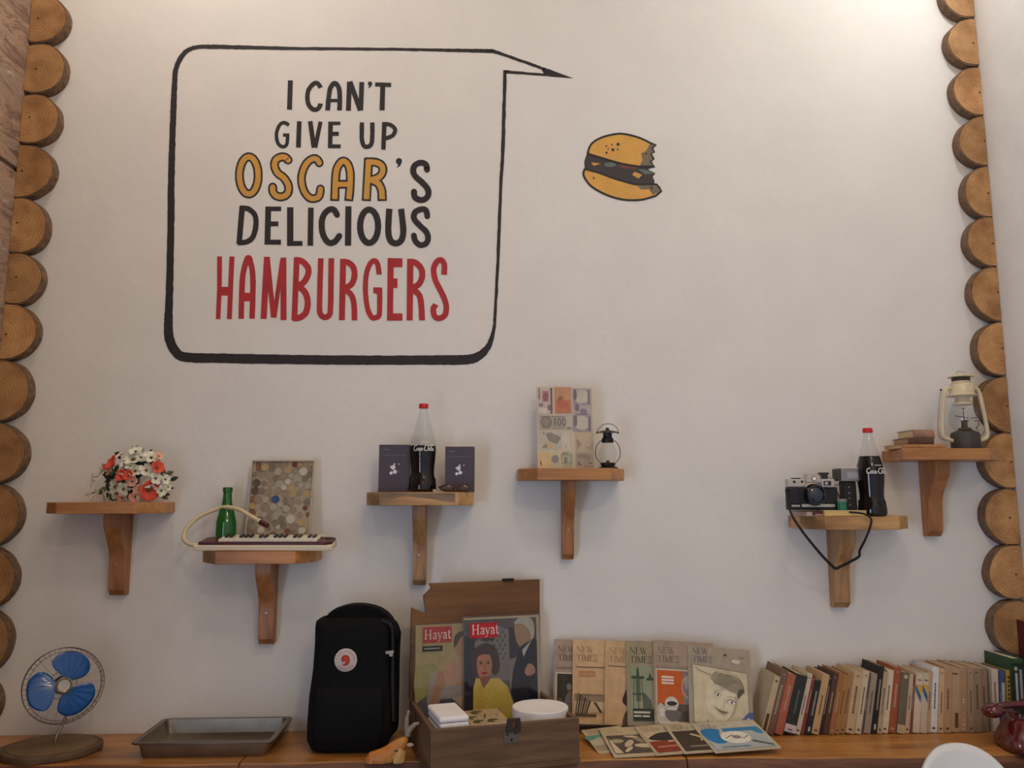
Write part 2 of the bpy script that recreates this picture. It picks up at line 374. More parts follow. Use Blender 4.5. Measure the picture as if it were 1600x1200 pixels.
lettering([(A1([(190, 125), (178, 492)]), 8), (A1([(570, 218), (540, 172), (495, 160), (430, 220), (402, 310), (415, 420), (470, 485), (520, 488), (556, 452), (566, 412)]), 7.2, 'c'),
 (A1([(655, 500), (668, 350), (690, 220), (745, 160), (795, 220), (808, 350), (803, 500)]), 7.6, 'c'), (A1([(680, 376), (800, 376)]), 5.4),
 (A1([(915, 505), (928, 140)]), 7.8), (A1([(935, 140), (1065, 500)]), 8), (A1([(1083, 145), (1070, 500)]), 7.6),
 (ell(430+1185/8, 110+165/8, 3.6, 3.6, 12), 0, 'poly'), (A1([(1214, 165), (1204, 192), (1186, 212), (1160, 224), (1176, 190)]), 0, 'poly'), (A1([(1248, 175), (1450, 181)]), 6.6), (A1([(1345, 180), (1335, 500)]), 7.8)], black_p, .0006, label='painted words I CAN\'T')
lettering([(A1([(172, 684), (110, 652), (50, 690), (15, 800), (35, 910), (95, 955), (145, 920), (155, 800)]), 5.6, 'c'), (A1([(97, 808), (176, 808)]), 5), (A1([(300, 635), (290, 965)]), 7.4), (A1([(436, 635), (484, 965)]), 7.6), (A1([(568, 640), (498, 965)]), 6.6),
 (A1([(692, 640), (686, 970)]), 7.2), (A1([(668, 662), (815, 662)]), 5.6), (A1([(668, 793), (795, 793)]), 6.6), (A1([(660, 948), (820, 948)]), 6),
 (A1([(1085, 650), (1082, 850), (1105, 935), (1145, 955), (1195, 930), (1212, 850), (1215, 650)]), 7, 'c'), (A1([(1364, 650), (1352, 990)]), 7), (A1([(1340, 668), (1430, 677), (1492, 722), (1495, 770), (1460, 820), (1372, 852)]), 6.4, 'c')], black_p, .0006, label='painted words GIVE UP')
A3 = lambda p: Z(350, 230, 9.41, p); A4 = lambda p: Z(510, 230, 8.889, p)
osc = [(ell(350+365/9.41, 230+415/9.41, 14.6, 29, 20), 9, 'o'), (A3([(945, 190), (900, 150), (840, 145), (760, 190), (745, 280), (790, 380), (880, 450), (945, 560), (940, 670), (870, 725), (780, 720), (722, 660), (716, 585)]), 9, 'cr'),
 (A3([(1402, 232), (1370, 182), (1310, 168), (1220, 230), (1155, 360), (1140, 500), (1180, 650), (1260, 745), (1340, 752), (1400, 715), (1418, 612)]), 8.6, 'cr'),
 (A4([(116, 722), (124, 500), (138, 330), (180, 235), (235, 192), (298, 240), (330, 360), (328, 550), (312, 722)]), 9, 'c'), (A4([(120, 515), (330, 515)]), 8.5),
 (A4([(585, 175), (556, 722)]), 9.2), (A4([(560, 203), (690, 212), (772, 262), (778, 350), (720, 420), (590, 462)]), 9, 'c'), (A4([(640, 462), (716, 500), (764, 590), (775, 722)]), 9.4, 'c')]
lettering([(s_[0], s_[1]-.5)+tuple(s_[2:]) for s_ in osc], black_p, .0004, extra=5.8, label='black outline around the mustard painted letters')
lettering([(s_[0], s_[1]-.5)+tuple(s_[2:]) for s_ in osc], gold_p, .0011, label='mustard painted letters OSCAR')
lettering([(ell(510+1008/8.889, 230+195/8.889, 4.8, 5.2, 14), 0, 'poly'), (A4([(1050, 200), (1030, 255), (975, 292), (1000, 235)]), 0, 'poly'),
 (A4([(1398, 312), (1380, 242), (1310, 215), (1230, 252), (1205, 330), (1240, 410), (1330, 490), (1405, 580), (1415, 660), (1370, 720), (1300, 732), (1230, 695), (1216, 618)]), 9.6, 'cr')], black_p, .0006, label="painted apostrophe and S in black")
A5 = lambda p: Z(350, 310, 4.706, p)
lettering([(A5([(134, 58), (111, 335)]), 9), (A5([(118, 72), (180, 78), (226, 122), (235, 190), (215, 278), (170, 318), (100, 326)]), 8.4, 'c'), (A5([(326, 60), (319, 340)]), 9.4), (A5([(306, 77), (420, 77)]), 7), (A5([(320, 187), (400, 187)]), 7.6), (A5([(300, 322), (419, 322)]), 8),
 (A5([(487, 65), (487, 348)]), 9.8), (A5([(466, 331), (577, 331)]), 7.6), (A5([(639, 68), (634, 348)]), 8.8), (A5([(832, 122), (806, 82), (765, 87), (730, 130), (718, 190), (730, 270), (770, 325), (815, 318), (848, 276)]), 9.6, 'cr'),
 (A5([(915, 58), (912, 348)]), 9.8), (ell(350+1067/4.706, 310+205/4.706, 14, 26, 20), 9.8, 'o'), (A5([(1216, 76), (1208, 240), (1225, 310), (1265, 331), (1305, 305), (1318, 230), (1302, 76)]), 9.8, 'c'),
 (A5([(1495, 132), (1485, 88), (1450, 80), (1405, 102), (1398, 150), (1440, 200), (1490, 250), (1500, 300), (1480, 335), (1440, 342), (1406, 312), (1396, 272)]), 9.2, 'cr')], black_p, .0006, label='painted word DELICIOUS')
A6 = lambda p: Z(320, 390, 8, p); A7 = lambda p: Z(510, 390, 7.619, p)
lettering([(A6([(184, 85), (183, 500), (165, 868)]), 7.6), (A6([(340, 85), (322, 480), (308, 868)]), 7.8), (A6([(190, 520), (325, 520)]), 13.5),
 (A6([(455, 865), (460, 600), (475, 330), (510, 170), (545, 118), (582, 200), (602, 400), (590, 862)]), 8.8, 'c'), (A6([(460, 592), (595, 592)]), 13), (ell(320+545/8, 390+130/8, 7, 8, 12), 0, 'poly'),
 (A6([(777, 90), (735, 865)]), 9.6), (A6([(785, 130), (858, 850)]), 7.4), (A6([(968, 130), (868, 850)]), 7), (A6([(983, 100), (985, 880)]), 9.4),
 (A6([(1150, 95), (1120, 882)]), 9.2), (A6([(1130, 128), (1220, 148), (1290, 230), (1288, 320), (1225, 420), (1140, 452)]), 9.6, 'c'), (A6([(1160, 452), (1250, 530), (1286, 650), (1265, 780), (1190, 848), (1095, 856)]), 9.8, 'c'),
 (A6([(1450, 108), (1434, 700), (1452, 815), (1503, 846), (1556, 815), (1572, 700), (1582, 108)]), 8.8, 'c'),
 (A7([(200, 108), (185, 840)]), 9.2), (A7([(170, 145), (260, 155), (325, 222), (332, 330), (290, 420), (195, 470)]), 9.4, 'c'), (A7([(225, 480), (296, 540), (328, 650), (335, 842)]), 8.8, 'c'),
 (A7([(628, 296), (612, 180), (570, 132), (515, 180), (475, 300), (465, 500), (490, 700), (540, 805), (590, 808), (628, 775), (635, 600), (634, 460)]), 8.2, 'c'), (A7([(557, 484), (660, 484)]), 9), (A7([(580, 520), (640, 560), (640, 500)]), 0, 'poly'),
 (A7([(766, 100), (757, 842)]), 9.6), (A7([(732, 155), (906, 155)]), 14), (A7([(760, 400), (846, 400)]), 15), (A7([(722, 802), (906, 802)]), 11.4),
 (A7([(1000, 108), (990, 842)]), 9.8), (A7([(970, 145), (1060, 155), (1130, 230), (1140, 320), (1100, 412), (1000, 470)]), 9.4, 'c'), (A7([(1030, 475), (1103, 540), (1128, 650), (1138, 842)]), 9.4, 'c'),
 (A7([(1400, 298), (1402, 175), (1362, 122), (1310, 150), (1276, 240), (1300, 370), (1370, 510), (1424, 650), (1415, 770), (1350, 818), (1290, 795), (1272, 710), (1304, 652)]), 9, 'c')], red_p, .0006, label='painted word HAMBURGERS in red')
# painted hamburger
HB = lambda p: Z(840, 180, 6.667, p)
bun_t = HB(cr([(520, 400), (560, 300), (660, 235), (790, 200), (900, 195), (1060, 235), (1175, 290)], 5)+[(1235, 312), (1195, 345), (1215, 385), (1180, 400), (1210, 455), (1180, 485), (1220, 535), (1060, 535)]+cr([(1060, 535), (880, 505), (700, 455), (520, 400)], 4)[1:])
bun_b = HB(cr([(490, 560), (480, 630), (560, 740), (720, 830), (900, 880), (1080, 880), (1230, 840)], 5)+[(1290, 790), (1265, 750), (1240, 720), (1010, 720)]+cr([(1010, 720), (800, 660), (640, 600), (490, 560)], 4)[1:])
patty = HB([(510, 410)]+cr([(520, 405), (700, 460), (880, 508), (1060, 538)], 4)+[(1220, 540), (1150, 565), (1230, 605), (1200, 640), (1220, 690), (1215, 712), (1020, 722)]+cr([(1010, 720), (800, 660), (640, 600), (490, 558)], 4)+[(486, 480)])
bg = onwall([patty], .0007).build('painted_hamburger', mat('charcoal_wall_paint', (62, 56, 56), .7), wb, label='painted hamburger with a bite taken out of its right side')
def dab(polys, m, lift, nm): onwall(polys, lift).build(nm, m, bg, weld=False)
bunp = mat('bun_wall_paint', (222, 166, 74), .7, c2=(200, 150, 80), vs=12)
dab([bun_t, bun_b], bunp, .0009, 'painted_bun')
dab([HB([(1175, 290), (1235, 312), (1195, 345), (1215, 385), (1180, 400), (1210, 455), (1180, 485), (1220, 535), (1062, 532), (1095, 465), (1078, 400), (1130, 370)]), HB([(1030, 730), (1060, 715), (1240, 720), (1290, 790), (1200, 830), (1160, 770), (1080, 775)])], mat('crumb_wall_paint', (120, 106, 88), .8, var=.2, vs=30), .0011, 'painted_bite')
dab([HB([(985, 620), (1010, 588), (1090, 622), (1050, 660)]), HB([(556, 490), (660, 505), (585, 528)])], gold_p, .001, 'painted_cheese')
dab([HB(ell(755, 515, 62, 24, 12)), HB([(1040, 560), (1130, 570), (1225, 605), (1120, 615)])], mat('pickle_wall_paint', (92, 110, 98), .7), .001, 'painted_pickle')
dab([HB([(830, 510), (1050, 540), (1010, 565), (880, 550)])], mat('tomato_wall_paint', (110, 62, 58), .7), .001, 'painted_tomato')
dab([HB(ell(x, y, r, r, 8)) for x, y, r in [(715, 322, 9), (775, 306, 9), (838, 303, 17), (735, 352, 8), (785, 360, 16), (718, 390, 12), (835, 356, 9), (586, 655, 11), (1188, 755, 12), (1110, 728, 9), (1132, 400, 9)]], black_p, .0013, 'painted_seed')
ol = []
for pts, cl in ((bun_t, True), (bun_b, True)): ol += ribbon([(x, y, 3.2) for x, y in pts], 3.2, True)
dab(ol, black_p, .0012, 'painted_outline')

# ------------------------------------------------------------ log slices up both corners
def cutface():
    m = bpy.data.materials.new('log_cut_face'); m.use_nodes = True
    N = m.node_tree.nodes; L = m.node_tree.links; b = N['Principled BSDF']; b.inputs['Roughness'].default_value = .6
    tc = N.new('ShaderNodeTexCoord'); oi = N.new('ShaderNodeObjectInfo')
    dn = N.new('ShaderNodeTexNoise'); dn.inputs['Scale'].default_value = 14; L.new(tc.outputs['Object'], dn.inputs['Vector'])
    ad = N.new('ShaderNodeMixRGB'); ad.blend_type = 'ADD'; ad.inputs[0].default_value = .022; L.new(tc.outputs['Object'], ad.inputs[1]); L.new(dn.outputs['Color'], ad.inputs[2])
    w = N.new('ShaderNodeTexWave'); w.wave_type = 'RINGS'; w.rings_direction = 'Y'; w.inputs['Scale'].default_value = 34; w.inputs['Distortion'].default_value = 4.5; w.inputs['Detail'].default_value = 3; w.inputs['Detail Scale'].default_value = 2
    L.new(ad.outputs[0], w.inputs['Vector'])
    n = N.new('ShaderNodeTexNoise'); n.inputs['Scale'].default_value = 16; n.inputs['Detail'].default_value = 5; n.noise_dimensions = '4D'
    L.new(tc.outputs['Object'], n.inputs['Vector']); mu = N.new('ShaderNodeMath'); mu.operation = 'MULTIPLY'; mu.inputs[1].default_value = 40; L.new(oi.outputs['Random'], mu.inputs[0]); L.new(mu.outputs[0], n.inputs['W'])
    r = N.new('ShaderNodeValToRGB'); L.new(n.outputs['Fac'], r.inputs[0]); r.color_ramp.elements[0].position = .3; r.color_ramp.elements[1].position = .7
    r.color_ramp.elements[0].color = (*lin((146, 100, 58)), 1); r.color_ramp.elements[1].color = (*lin((198, 152, 98)), 1)
    r2 = N.new('ShaderNodeValToRGB'); L.new(w.outputs['Fac'], r2.inputs[0]); r2.color_ramp.elements[0].color = (.66, .56, .46, 1); r2.color_ramp.elements[1].color = (1, 1, 1, 1); r2.color_ramp.elements[1].position = .6
    mx = N.new('ShaderNodeMixRGB'); mx.blend_type = 'MULTIPLY'; mx.inputs[0].default_value = .55; L.new(r.outputs[0], mx.inputs[1]); L.new(r2.outputs[0], mx.inputs[2])
    hs = N.new('ShaderNodeHueSaturation'); L.new(mx.outputs[0], hs.inputs['Color']); mr = N.new('ShaderNodeMapRange'); mr.inputs[3].default_value = .78; mr.inputs[4].default_value = 1.12; L.new(oi.outputs['Random'], mr.inputs[0]); L.new(mr.outputs[0], hs.inputs['Value'])
    L.new(hs.outputs[0], b.inputs['Base Color'])
    return m
cutm = cutface(); barkm = mat('log_bark', (118, 92, 70), .9, var=.35, vs=40, bump=.8, bs=70); pithm = mat('log_pith', (70, 46, 30), .8)
ORD = ['first', 'second', 'third', 'fourth', 'fifth', 'sixth', 'seventh', 'eighth', 'ninth', 'tenth', 'eleventh', 'twelfth', 'thirteenth', 'fourteenth', 'fifteenth', 'sixteenth', 'seventeenth', 'eighteenth', 'nineteenth', 'twentieth']
def log_slice(cx, cz, r, wall, t, side, i):
    """disc slice cut off by the side wall; local origin at the pith"""
    rg = random.Random(i*7+(side > 0)*100); n = 56
    root = thing('log_slice', (cx, -.001, cz), '%s log slice from the top of the column against the %s' % (ORD[i], 'stone wall' if side < 0 else 'white right wall'), 'log slice', 'log slices along the stone wall' if side < 0 else 'log slices along the white right wall')
    ph = [rg.uniform(0, 6.28) for _ in range(4)]
    out = []
    lim = (wall-cx)*side                              # distance from pith to the side wall
    for k in range(n):
        a = 2*math.pi*k/n
        rr = r*(1+.026*math.sin(2*a+ph[0])+.014*math.sin(3*a+ph[1])+.005*math.sin(5*a+ph[2])+.004*math.sin(11*a+ph[3]))
        out.append((rr*math.cos(a), rr*math.sin(a)))
    cl = [(max(min(x*side, lim-.0015), -9)*side, z) for x, z in out]
    q = [cl[0]]
    for p in cl[1:]:
        if abs(p[0]-q[-1][0])+abs(p[1]-q[-1][1]) > 1e-5: q.append(p)
    MB().prism(q, 0, -t).build('bark', barkm, root)
    face = [(x*.955 if x*side < lim-.003 else x, z*.955) for x, z in q]
    MB().prism(face, -t+.002, -t-.0025).build('cut_face', cutm, root, rot=None)
    px = min(lim-.006, rg.uniform(-.006, .006)) if side > 0 else max(-lim+.006, rg.uniform(-.006, .006))
    MB().prism(ell(px, rg.uniform(-.008, .008), .0035, .003, 8), -t, -t-.0032).build('pith', pithm, root)
left_e = [-1, 77, 155, 233, 316, 401, 479, 567, 661, 757, 855, 950, 1050, 1146]
left_x = [107, 105, 95, 86, 78, 70, 61, 51, 43, 36, 29, 21, 8]
lz = [P(60, y).z for y in left_e]
zs = [lz[0]+.16]+lz; xs = [108]+left_x
ymid = [-40]+[(left_e[i]+left_e[i+1])/2 for i in range(13)]
for i in range(13):
    z0, z1 = zs[i+1], zs[i]; r = (z0-z1)/-2
    xe = P(xs[i], ymid[i], -.02).x
    log_slice(xe-abs(r), (z0+z1)/2, abs(r)*1.0, XL+.010, .034, -1, i)
z0, z1 = lz[13]+.002, lz[12]; 
log_slice(P(6, 1098, -.02).x-.092, (max(z0, .9205)+z1)/2, (z1-max(z0, .9205))/2, XL+.010, .034, -1, 13)
right_e = [-36, 39, 113, 189, 267, 345, 421, 506, 590, 678, 764, 850, 935, 1022]
right_x = [1464, 1472, 1480, 1488, 1496, 1500, 1509, 1516, 1530, 1524, 1526, 1533, 1539]
rz = [P(1530, y).z for y in right_e]
for i in range(13):
    r = (rz[i]-rz[i+1])/2; xe = P(right_x[i], (right_e[i]+right_e[i+1])/2, -.0).x
    log_slice(min(xe+r, XR-.004), (rz[i]+rz[i+1])/2, r, XR, .034, 1, i)

# ------------------------------------------------------------ wall shelves
pine = [wood('shelf_wood_%s' % k, a, b, 'x', 1.1, .5, kn, .15) for k, a, b, kn in (('honey', (196, 140, 84), (164, 106, 58), 0), ('amber', (206, 142, 78), (176, 112, 56), 1), ('pale', (208, 164, 108), (176, 128, 78), 1))]
pinez = [wood('bracket_wood_%s' % k, a, b, 'z', 1.1, .5, 1, .15) for k, a, b in (('honey', (180, 120, 70), (140, 86, 46)), ('amber', (186, 122, 66), (146, 90, 46)), ('pale', (186, 142, 94), (140, 100, 62)))]
screwm = mat('steel_screw', (170, 166, 158), .35, .9)
SH = []
def shelf(x0, x1, yt, yb, fl, fr, bx0, bx1, by, kind, label, d=.17, dl=.09, dr=.09, bd=.10, notch=None):
    """x0..x1 outer px, fl/fr px where the front facet starts/ends"""
    mid = -d+.035
    a = P(x0, yt, 0 if x0 > 870 else -dl); b = P(x1, yt, 0 if x1 < 870 else -dr); f0 = P(fl, yt, -d); f1 = P(fr, yt, -d)
    z1 = f0.z; z0 = P(fl, yb, -d).z; cx = (f0.x+f1.x)/2
    root = thing('wall_shelf', (cx, 0, z0), label, 'shelf', 'six wooden wall shelves')
    poly = [(a.x-cx, -.0005), (a.x-cx, -dl), (f0.x-cx, -d), (f1.x-cx, -d), (b.x-cx, -dr), (b.x-cx, -.0005)]
    if notch: poly[-1:] = [(b.x-cx, -.0385), (P(notch, yt, 0).x-cx, -.0385), (P(notch, yt, 0).x-cx, -.0005)]
    MB().prism(poly, 0, z1-z0, 'xy').build('board', pine[kind], root, bevel=.002)
    w0 = P(bx0, (yb+by)/2, -.03).x-cx; w1 = P(bx1, (yb+by)/2, -.03).x-cx; zb = P((bx0+bx1)/2, by, -.02).z-z0
    h = -zb
    prof = [(0, 0), (-bd, 0)]+cr([(-bd, -.02), (-bd*.95, -h*.18), (-bd*.7, -h*.33), (-bd*.48, -h*.5), (-bd*.42, -h*.75), (-bd*.38, -h*.93)], 4)+[(-bd*.24, -h), (0, -h)]
    br = MB().prism([(y-.0005, z) for y, z in prof], w0, w1, 'yz').build('bracket', pinez[kind], root, bevel=.002)
    MB().lathe([(.0035, 0), (.003, .0015), (0, .0018)], 10, M=Matrix.Rotation(math.pi/2, 3, 'X')).build('screw', screwm, br, loc=((w0+w1)/2, -bd*.45, -h*.62))
    SH.append((z1, d, f0, f1, cx, z0, root)); return z1
sh1 = shelf(73, 274, 785, 803, 88, 211, 174, 199, 930, 0, 'wooden wall shelf carrying the flower bouquet', dl=.12)
sh2 = shelf(317, 503, 862, 882, 336, 461, 406, 430, 1006, 1, 'wooden wall shelf carrying the green bottle and keyboard')
sh3 = shelf(573, 740, 769, 790, 593, 716, 646, 666, 914, 2, 'wooden wall shelf carrying two purple books, with greyed front edge', bd=.11)
sh4 = shelf(810, 975, 731, 750, 840, 955, 878, 896, 874, 0, 'wooden wall shelf carrying the framed banknotes')
sh5 = shelf(1231, 1418, 807, 828, 1289, 1405, 1300, 1324, 949, 2, 'wooden wall shelf carrying the camera, its strap hanging below')
sh6 = shelf(1377, 1562, 700, 718, 1410, 1546, 1446, 1468, 838, 0, 'highest wooden wall shelf, carrying the oil lantern', dr=.10, notch=1519)

_z1, _d, _f0, _f1, _cx, _z0, _rt = SH[2]                # greyed, weathered strip along the top of the third shelf's front
_w = _f1.x-_f0.x; _h = _z1-_z0
st_ = MB(); q_ = [(0, _h-.0022), (0, _h*.55), (_w*.12, _h*.42), (_w*.22, _h*.62), (_w*.34, _h*.72), (_w*.5, _h*.6), (_w*.68, _h*.5), (_w*.8, _h*.34), (_w*.98, _h*.22), (_w*.98, _h-.0022)]
st_.prism([(_f0.x-_cx+.0022+x*.97, z) for x, z in q_], -_d-.0006, -_d+.001).build('worn_patch', mat('greyed_wood', (128, 108, 86), .8, var=.2, vs=40, stretch=(.3, 1, 1)), _rt)

# ============================================================ on the shelves
# ---- flower bouquet
silk_w = mat('silk_white', (226, 222, 200), .8, var=.1, vs=20); silk_r = mat('silk_coral', (214, 84, 62), .8, var=.25, vs=40); silk_p = mat('silk_pink', (226, 170, 150), .8, var=.1)
leaf_d = mat('silk_leaf_dark', (46, 54, 42), .7, var=.25, vs=30); leaf_g = mat('silk_leaf_green', (84, 96, 64), .7, var=.2, vs=30); twig = mat('brown_twig', (92, 70, 50), .8); seedm = mat('flower_centre', (96, 88, 40), .8)
def blossom_mesh(r, n, cup, seed):
    rg = random.Random(seed); mb = MB()
    for k in range(n):
        a = 2*math.pi*k/n+rg.uniform(-.1, .1); u = Vector((math.cos(a), math.sin(a), 0)); w = Vector((-u.y, u.x, 0)); rows = []
        for j, (t, wd, zz) in enumerate([(.08, .12, 0), (.45, .42, cup*.5), (.8, .48, cup), (1., .26, cup*.8)]):
            rows.append([u*r*t-w*r*wd*.9+Vector((0, 0, zz*r+.05*r)), u*r*t+Vector((0, 0, zz*r-.06*r)), u*r*t+w*r*wd*.9+Vector((0, 0, zz*r+.05*r))])
        vs = [p for q in rows for p in q]; fs = []
        for j in range(3):
            for i in range(2): fs.append((j*3+i, j*3+i+1, j*3+i+4, j*3+i+3))
        mb.add(vs, fs)
    return mb
BL = {'w': blossom_mesh(1, 5, .35, 1).mesh('blossom', silk_w, True), 'r': blossom_mesh(1, 7, .6, 2).mesh('blossom', silk_r, True), 'p': blossom_mesh(1, 6, .45, 3).mesh('blossom', silk_p, True)}
CN = MB().ball((0, 0, .12), .2, 8, 5).mesh('flower_centre', seedm, True)
def leaf_mesh(m):
    vs = []; fs = []
    for j, (t, w) in enumerate([(0, .03), (.3, .24), (.6, .26), (.85, .13), (1, .01)]):
        vs += [(t, -w, .06*t), (t, 0, .14*math.sin(t*2.6)), (t, w, .06*t)]
    for j in range(4):
        for i in range(2): fs.append((j*3+i, j*3+i+1, j*3+i+4, j*3+i+3))
    return MB().add(vs, fs).mesh('leaf', m, True)
LD, LG = leaf_mesh(leaf_d), leaf_mesh(leaf_g)
bq = thing('flower_bouquet', (P(213, 760, -.085).x, -.085, sh1+.0005), 'bouquet of white and coral silk flowers on the leftmost shelf', 'flowers')
k_ = 1/510.
def fp(cx, cy): return ((130+cx/10-213)*k_, (785-(690+cy/10))*k_)
def put(me, kind, cx, cy, r, dep, yaw=0., parent=bq):
    x, z = fp(cx, cy); o = share(kind, me, parent, (x, dep, max(z, r*.6+.001)), scale=(r, r, r)); return o
rg = random.Random(5)
fl = [('w', 825, 215, 7), ('w', 805, 335, 9), ('w', 915, 300, 6), ('w', 1070, 305, 8), ('w', 715, 485, 7.5), ('w', 865, 500, 7.5), ('w', 1025, 490, 7.5), ('w', 620, 260, 5), ('w', 405, 495, 8), ('w', 270, 640, 8), ('w', 600, 725, 9), ('w', 440, 850, 8), ('w', 590, 820, 7), ('w', 260, 880, 8), ('w', 1170, 605, 7), ('w', 1280, 620, 5.5), ('w', 1240, 780, 6.5), ('w', 985, 890, 7), ('w', 730, 760, 8), ('w', 1160, 700, 5), ('w', 1320, 730, 4), ('w', 700, 400, 4.5), ('w', 800, 430, 5), ('w', 330, 770, 6),
      ('r', 560, 410, 9.5), ('r', 1160, 455, 7.5), ('r', 700, 575, 7), ('r', 800, 570, 6), ('r', 1060, 770, 11), ('p', 840, 650, 6), ('p', 940, 770, 6.5), ('p', 890, 870, 6.5), ('p', 520, 500, 6), ('w', 1060, 690, 4.5), ('p', 1170, 280, 5), ('p', 700, 880, 6)]
for kd, cx, cy, r in fl:
    x, z = fp(cx, cy); dep = -.012-.03*max(0, 1-((cx-800)/650)**2)*max(.2, 1-abs(cy-600)/500)+rg.uniform(-.006, .006)
    o = put(BL[kd], 'blossom', cx, cy, r*k_*1.4, dep)
    v = Vector((x*2.2, -.11, (z-.06)*1.6+.015)).normalized(); o.rotation_euler = v.to_track_quat('Z', 'Y').to_euler()
    o.rotation_euler.rotate_axis('Z', rg.uniform(0, 6))
    c = share('flower_centre', CN, o)
lv = [(LD, 500, 560, 240, 175), (LD, 480, 590, 190, 200), (LD, 600, 560, 170, 10), (LD, 540, 235, 130, 172), (LD, 560, 320, 110, 115), (LD, 890, 280, 150, 55), (LD, 930, 410, 140, 160), (LD, 1000, 420, 150, 35), (LD, 1300, 630, 140, 20), (LD, 380, 890, 90, 100), (LG, 420, 720, 160, 230), (LG, 520, 780, 150, 260), (LG, 700, 680, 180, 200), (LG, 830, 760, 170, 300), (LG, 980, 600, 170, 340), (LG, 640, 650, 150, 150), (LD, 700, 850, 160, 350), (LD, 1200, 830, 100, 350), (LG, 1150, 850, 140, 330), (LG, 900, 560, 160, 60), (LD, 940, 850, 120, 200), (LG, 1220, 540, 140, 15), (LD, 1290, 750, 60, 10), (LG, 600, 900, 140, 180)]
for k in range(46):
    an = rg.uniform(0, 6.28); q = rg.uniform(.15, .85)**.6; lv.append((LD if k % 3 else LG, 780+520*q*math.cos(an), 600+300*q*math.sin(an), rg.uniform(110, 170), rg.uniform(0, 360)))
for me, cx, cy, l, a in lv:
    x, z = fp(cx, cy); o = put(me, 'leaf', cx, cy, l/10*k_, 0); o.location.y = rg.uniform(-.012, .03); a = math.radians(a)
    lo = math.sin(a)*l/10*k_
    o.location.z = max(z, .008, .008-lo)
    o.rotation_euler = (math.pi/2+rg.uniform(-.5, .2), -a, 0)
for pts in [[(740, 260), (725, 200), (760, 150), (740, 110)], [(760, 190), (800, 140), (830, 100)], [(900, 210), (915, 150)], [(1020, 280), (1040, 210)], [(1140, 350), (1170, 310), (1205, 280)], [(1120, 250), (1165, 225)], [(470, 480), (430, 440), (360, 425), (340, 395)], [(360, 425), (280, 455)], [(250, 800), (180, 830), (100, 850)], [(1250, 560), (1300, 540), (1340, 515)], [(1300, 540), (1370, 560)], [(220, 930), (180, 890)], [(1280, 870), (1180, 865)], [(260, 570), (190, 590)]]:
    q = []
    for cx, cy in pts: x, z = fp(cx, cy); q.append((x, -.005, max(z, .002)))
    MB().tube(q, [.0014]*(len(q)-1)+[.0007], 5).build('twig', twig, bq)
MB().tube(cr([(-.01, 0, .001), (0, 0, .03), (.005, -.005, .07)], 4), .006, 8).build('stem_bundle', leaf_g, bq, True)

# ---- green bottle
def prof_bottle(pts, k): return [(r*k, z*k) for r, z in pts]
k2 = 1/500.
gb = thing('glass_bottle', (P(352, 845, -.06).x, -.06, sh2+.0005), 'empty green glass bottle beside the coin panel', 'bottle')
gg = mat('green_glass', (30, 120, 36), .08, trans=.55, ior=1.45, coat=.6)
gp = [(0, 1), (10, 0), (14, 1), (14.5, 4), (14.5, 36), (13.8, 42), (11, 54), (8, 64), (6.7, 72), (6.3, 82), (6.2, 90)]
bp_ = MB().lathe(prof_bottle(cr(gp, 3), k2), 28).build('body', gg, gb, True, ang=60)
MB().lathe(prof_bottle([(6.2, 83), (7.2, 83.5), (7.2, 88.5), (6.9, 89.8), (5.5, 90.2), (5.5, 84)], k2), 24).build('lip', mat('green_glass_dark', (22, 84, 30), .1, coat=.5), gb, True)

# ---- coin panel
cp0 = P(386, 718, -.035); 
cpw = .182; cph = .262; tilt = math.radians(9)
cpn = thing('coin_panel', (P(432, 850, -.075).x, -.072, sh2+.0005), 'clear acrylic panel filled with coins, behind the mouth keyboard', 'display', rot=(-tilt, 0, math.radians(-2)))
MB().box((0, 0, cph/2), (cpw, .002, cph)).build('backing_sheet', mat('panel_backing', (188, 172, 152), .6, var=.12, vs=12), cpn, loc=(0, .004, 0))
MB().box((0, 0, cph/2), (cpw+.006, .002, cph+.004)).build('front_sheet', glassy('clear_acrylic', (.97, .965, .95)), cpn, loc=(0, -.007, 0))
fe = MB()
for x in (-cpw/2-.0015, cpw/2+.0015): fe.box((x, -.001, cph/2), (.003, .011, cph))
fe.box((0, -.001, cph), (cpw+.006, .011, .003)); fe.build('edge_frame', mat('acrylic_edge', (188, 172, 150), .3), cpn)
coinms = [mat('coin_%s' % n, c, .42, m_*.3, bump=.5, bs=260) for n, c, m_ in (('silver', (206, 196, 180), 0), ('dull', (182, 164, 142), 0), ('brass', (214, 186, 136), 0), ('copper', (168, 116, 90), 0), ('grey', (160, 146, 130), 0), ('bright', (236, 228, 210), .1), ('dark', (112, 98, 82), 0), ('blue', (62, 98, 160), 0), ('red', (146, 84, 76), 0))]
coinme = [MB().lathe([(0, 0), (1, 0), (1, .16), (.86, .16), (.84, .12), (0, .13)], 18, M=Matrix.Rotation(math.pi/2, 3, 'X')).mesh('coin', m, True, 30) for m in coinms]
def cpx(cx, cy): return ((375+cx/8-432)*k2+(.004), (852-(705+cy/8))*k2)
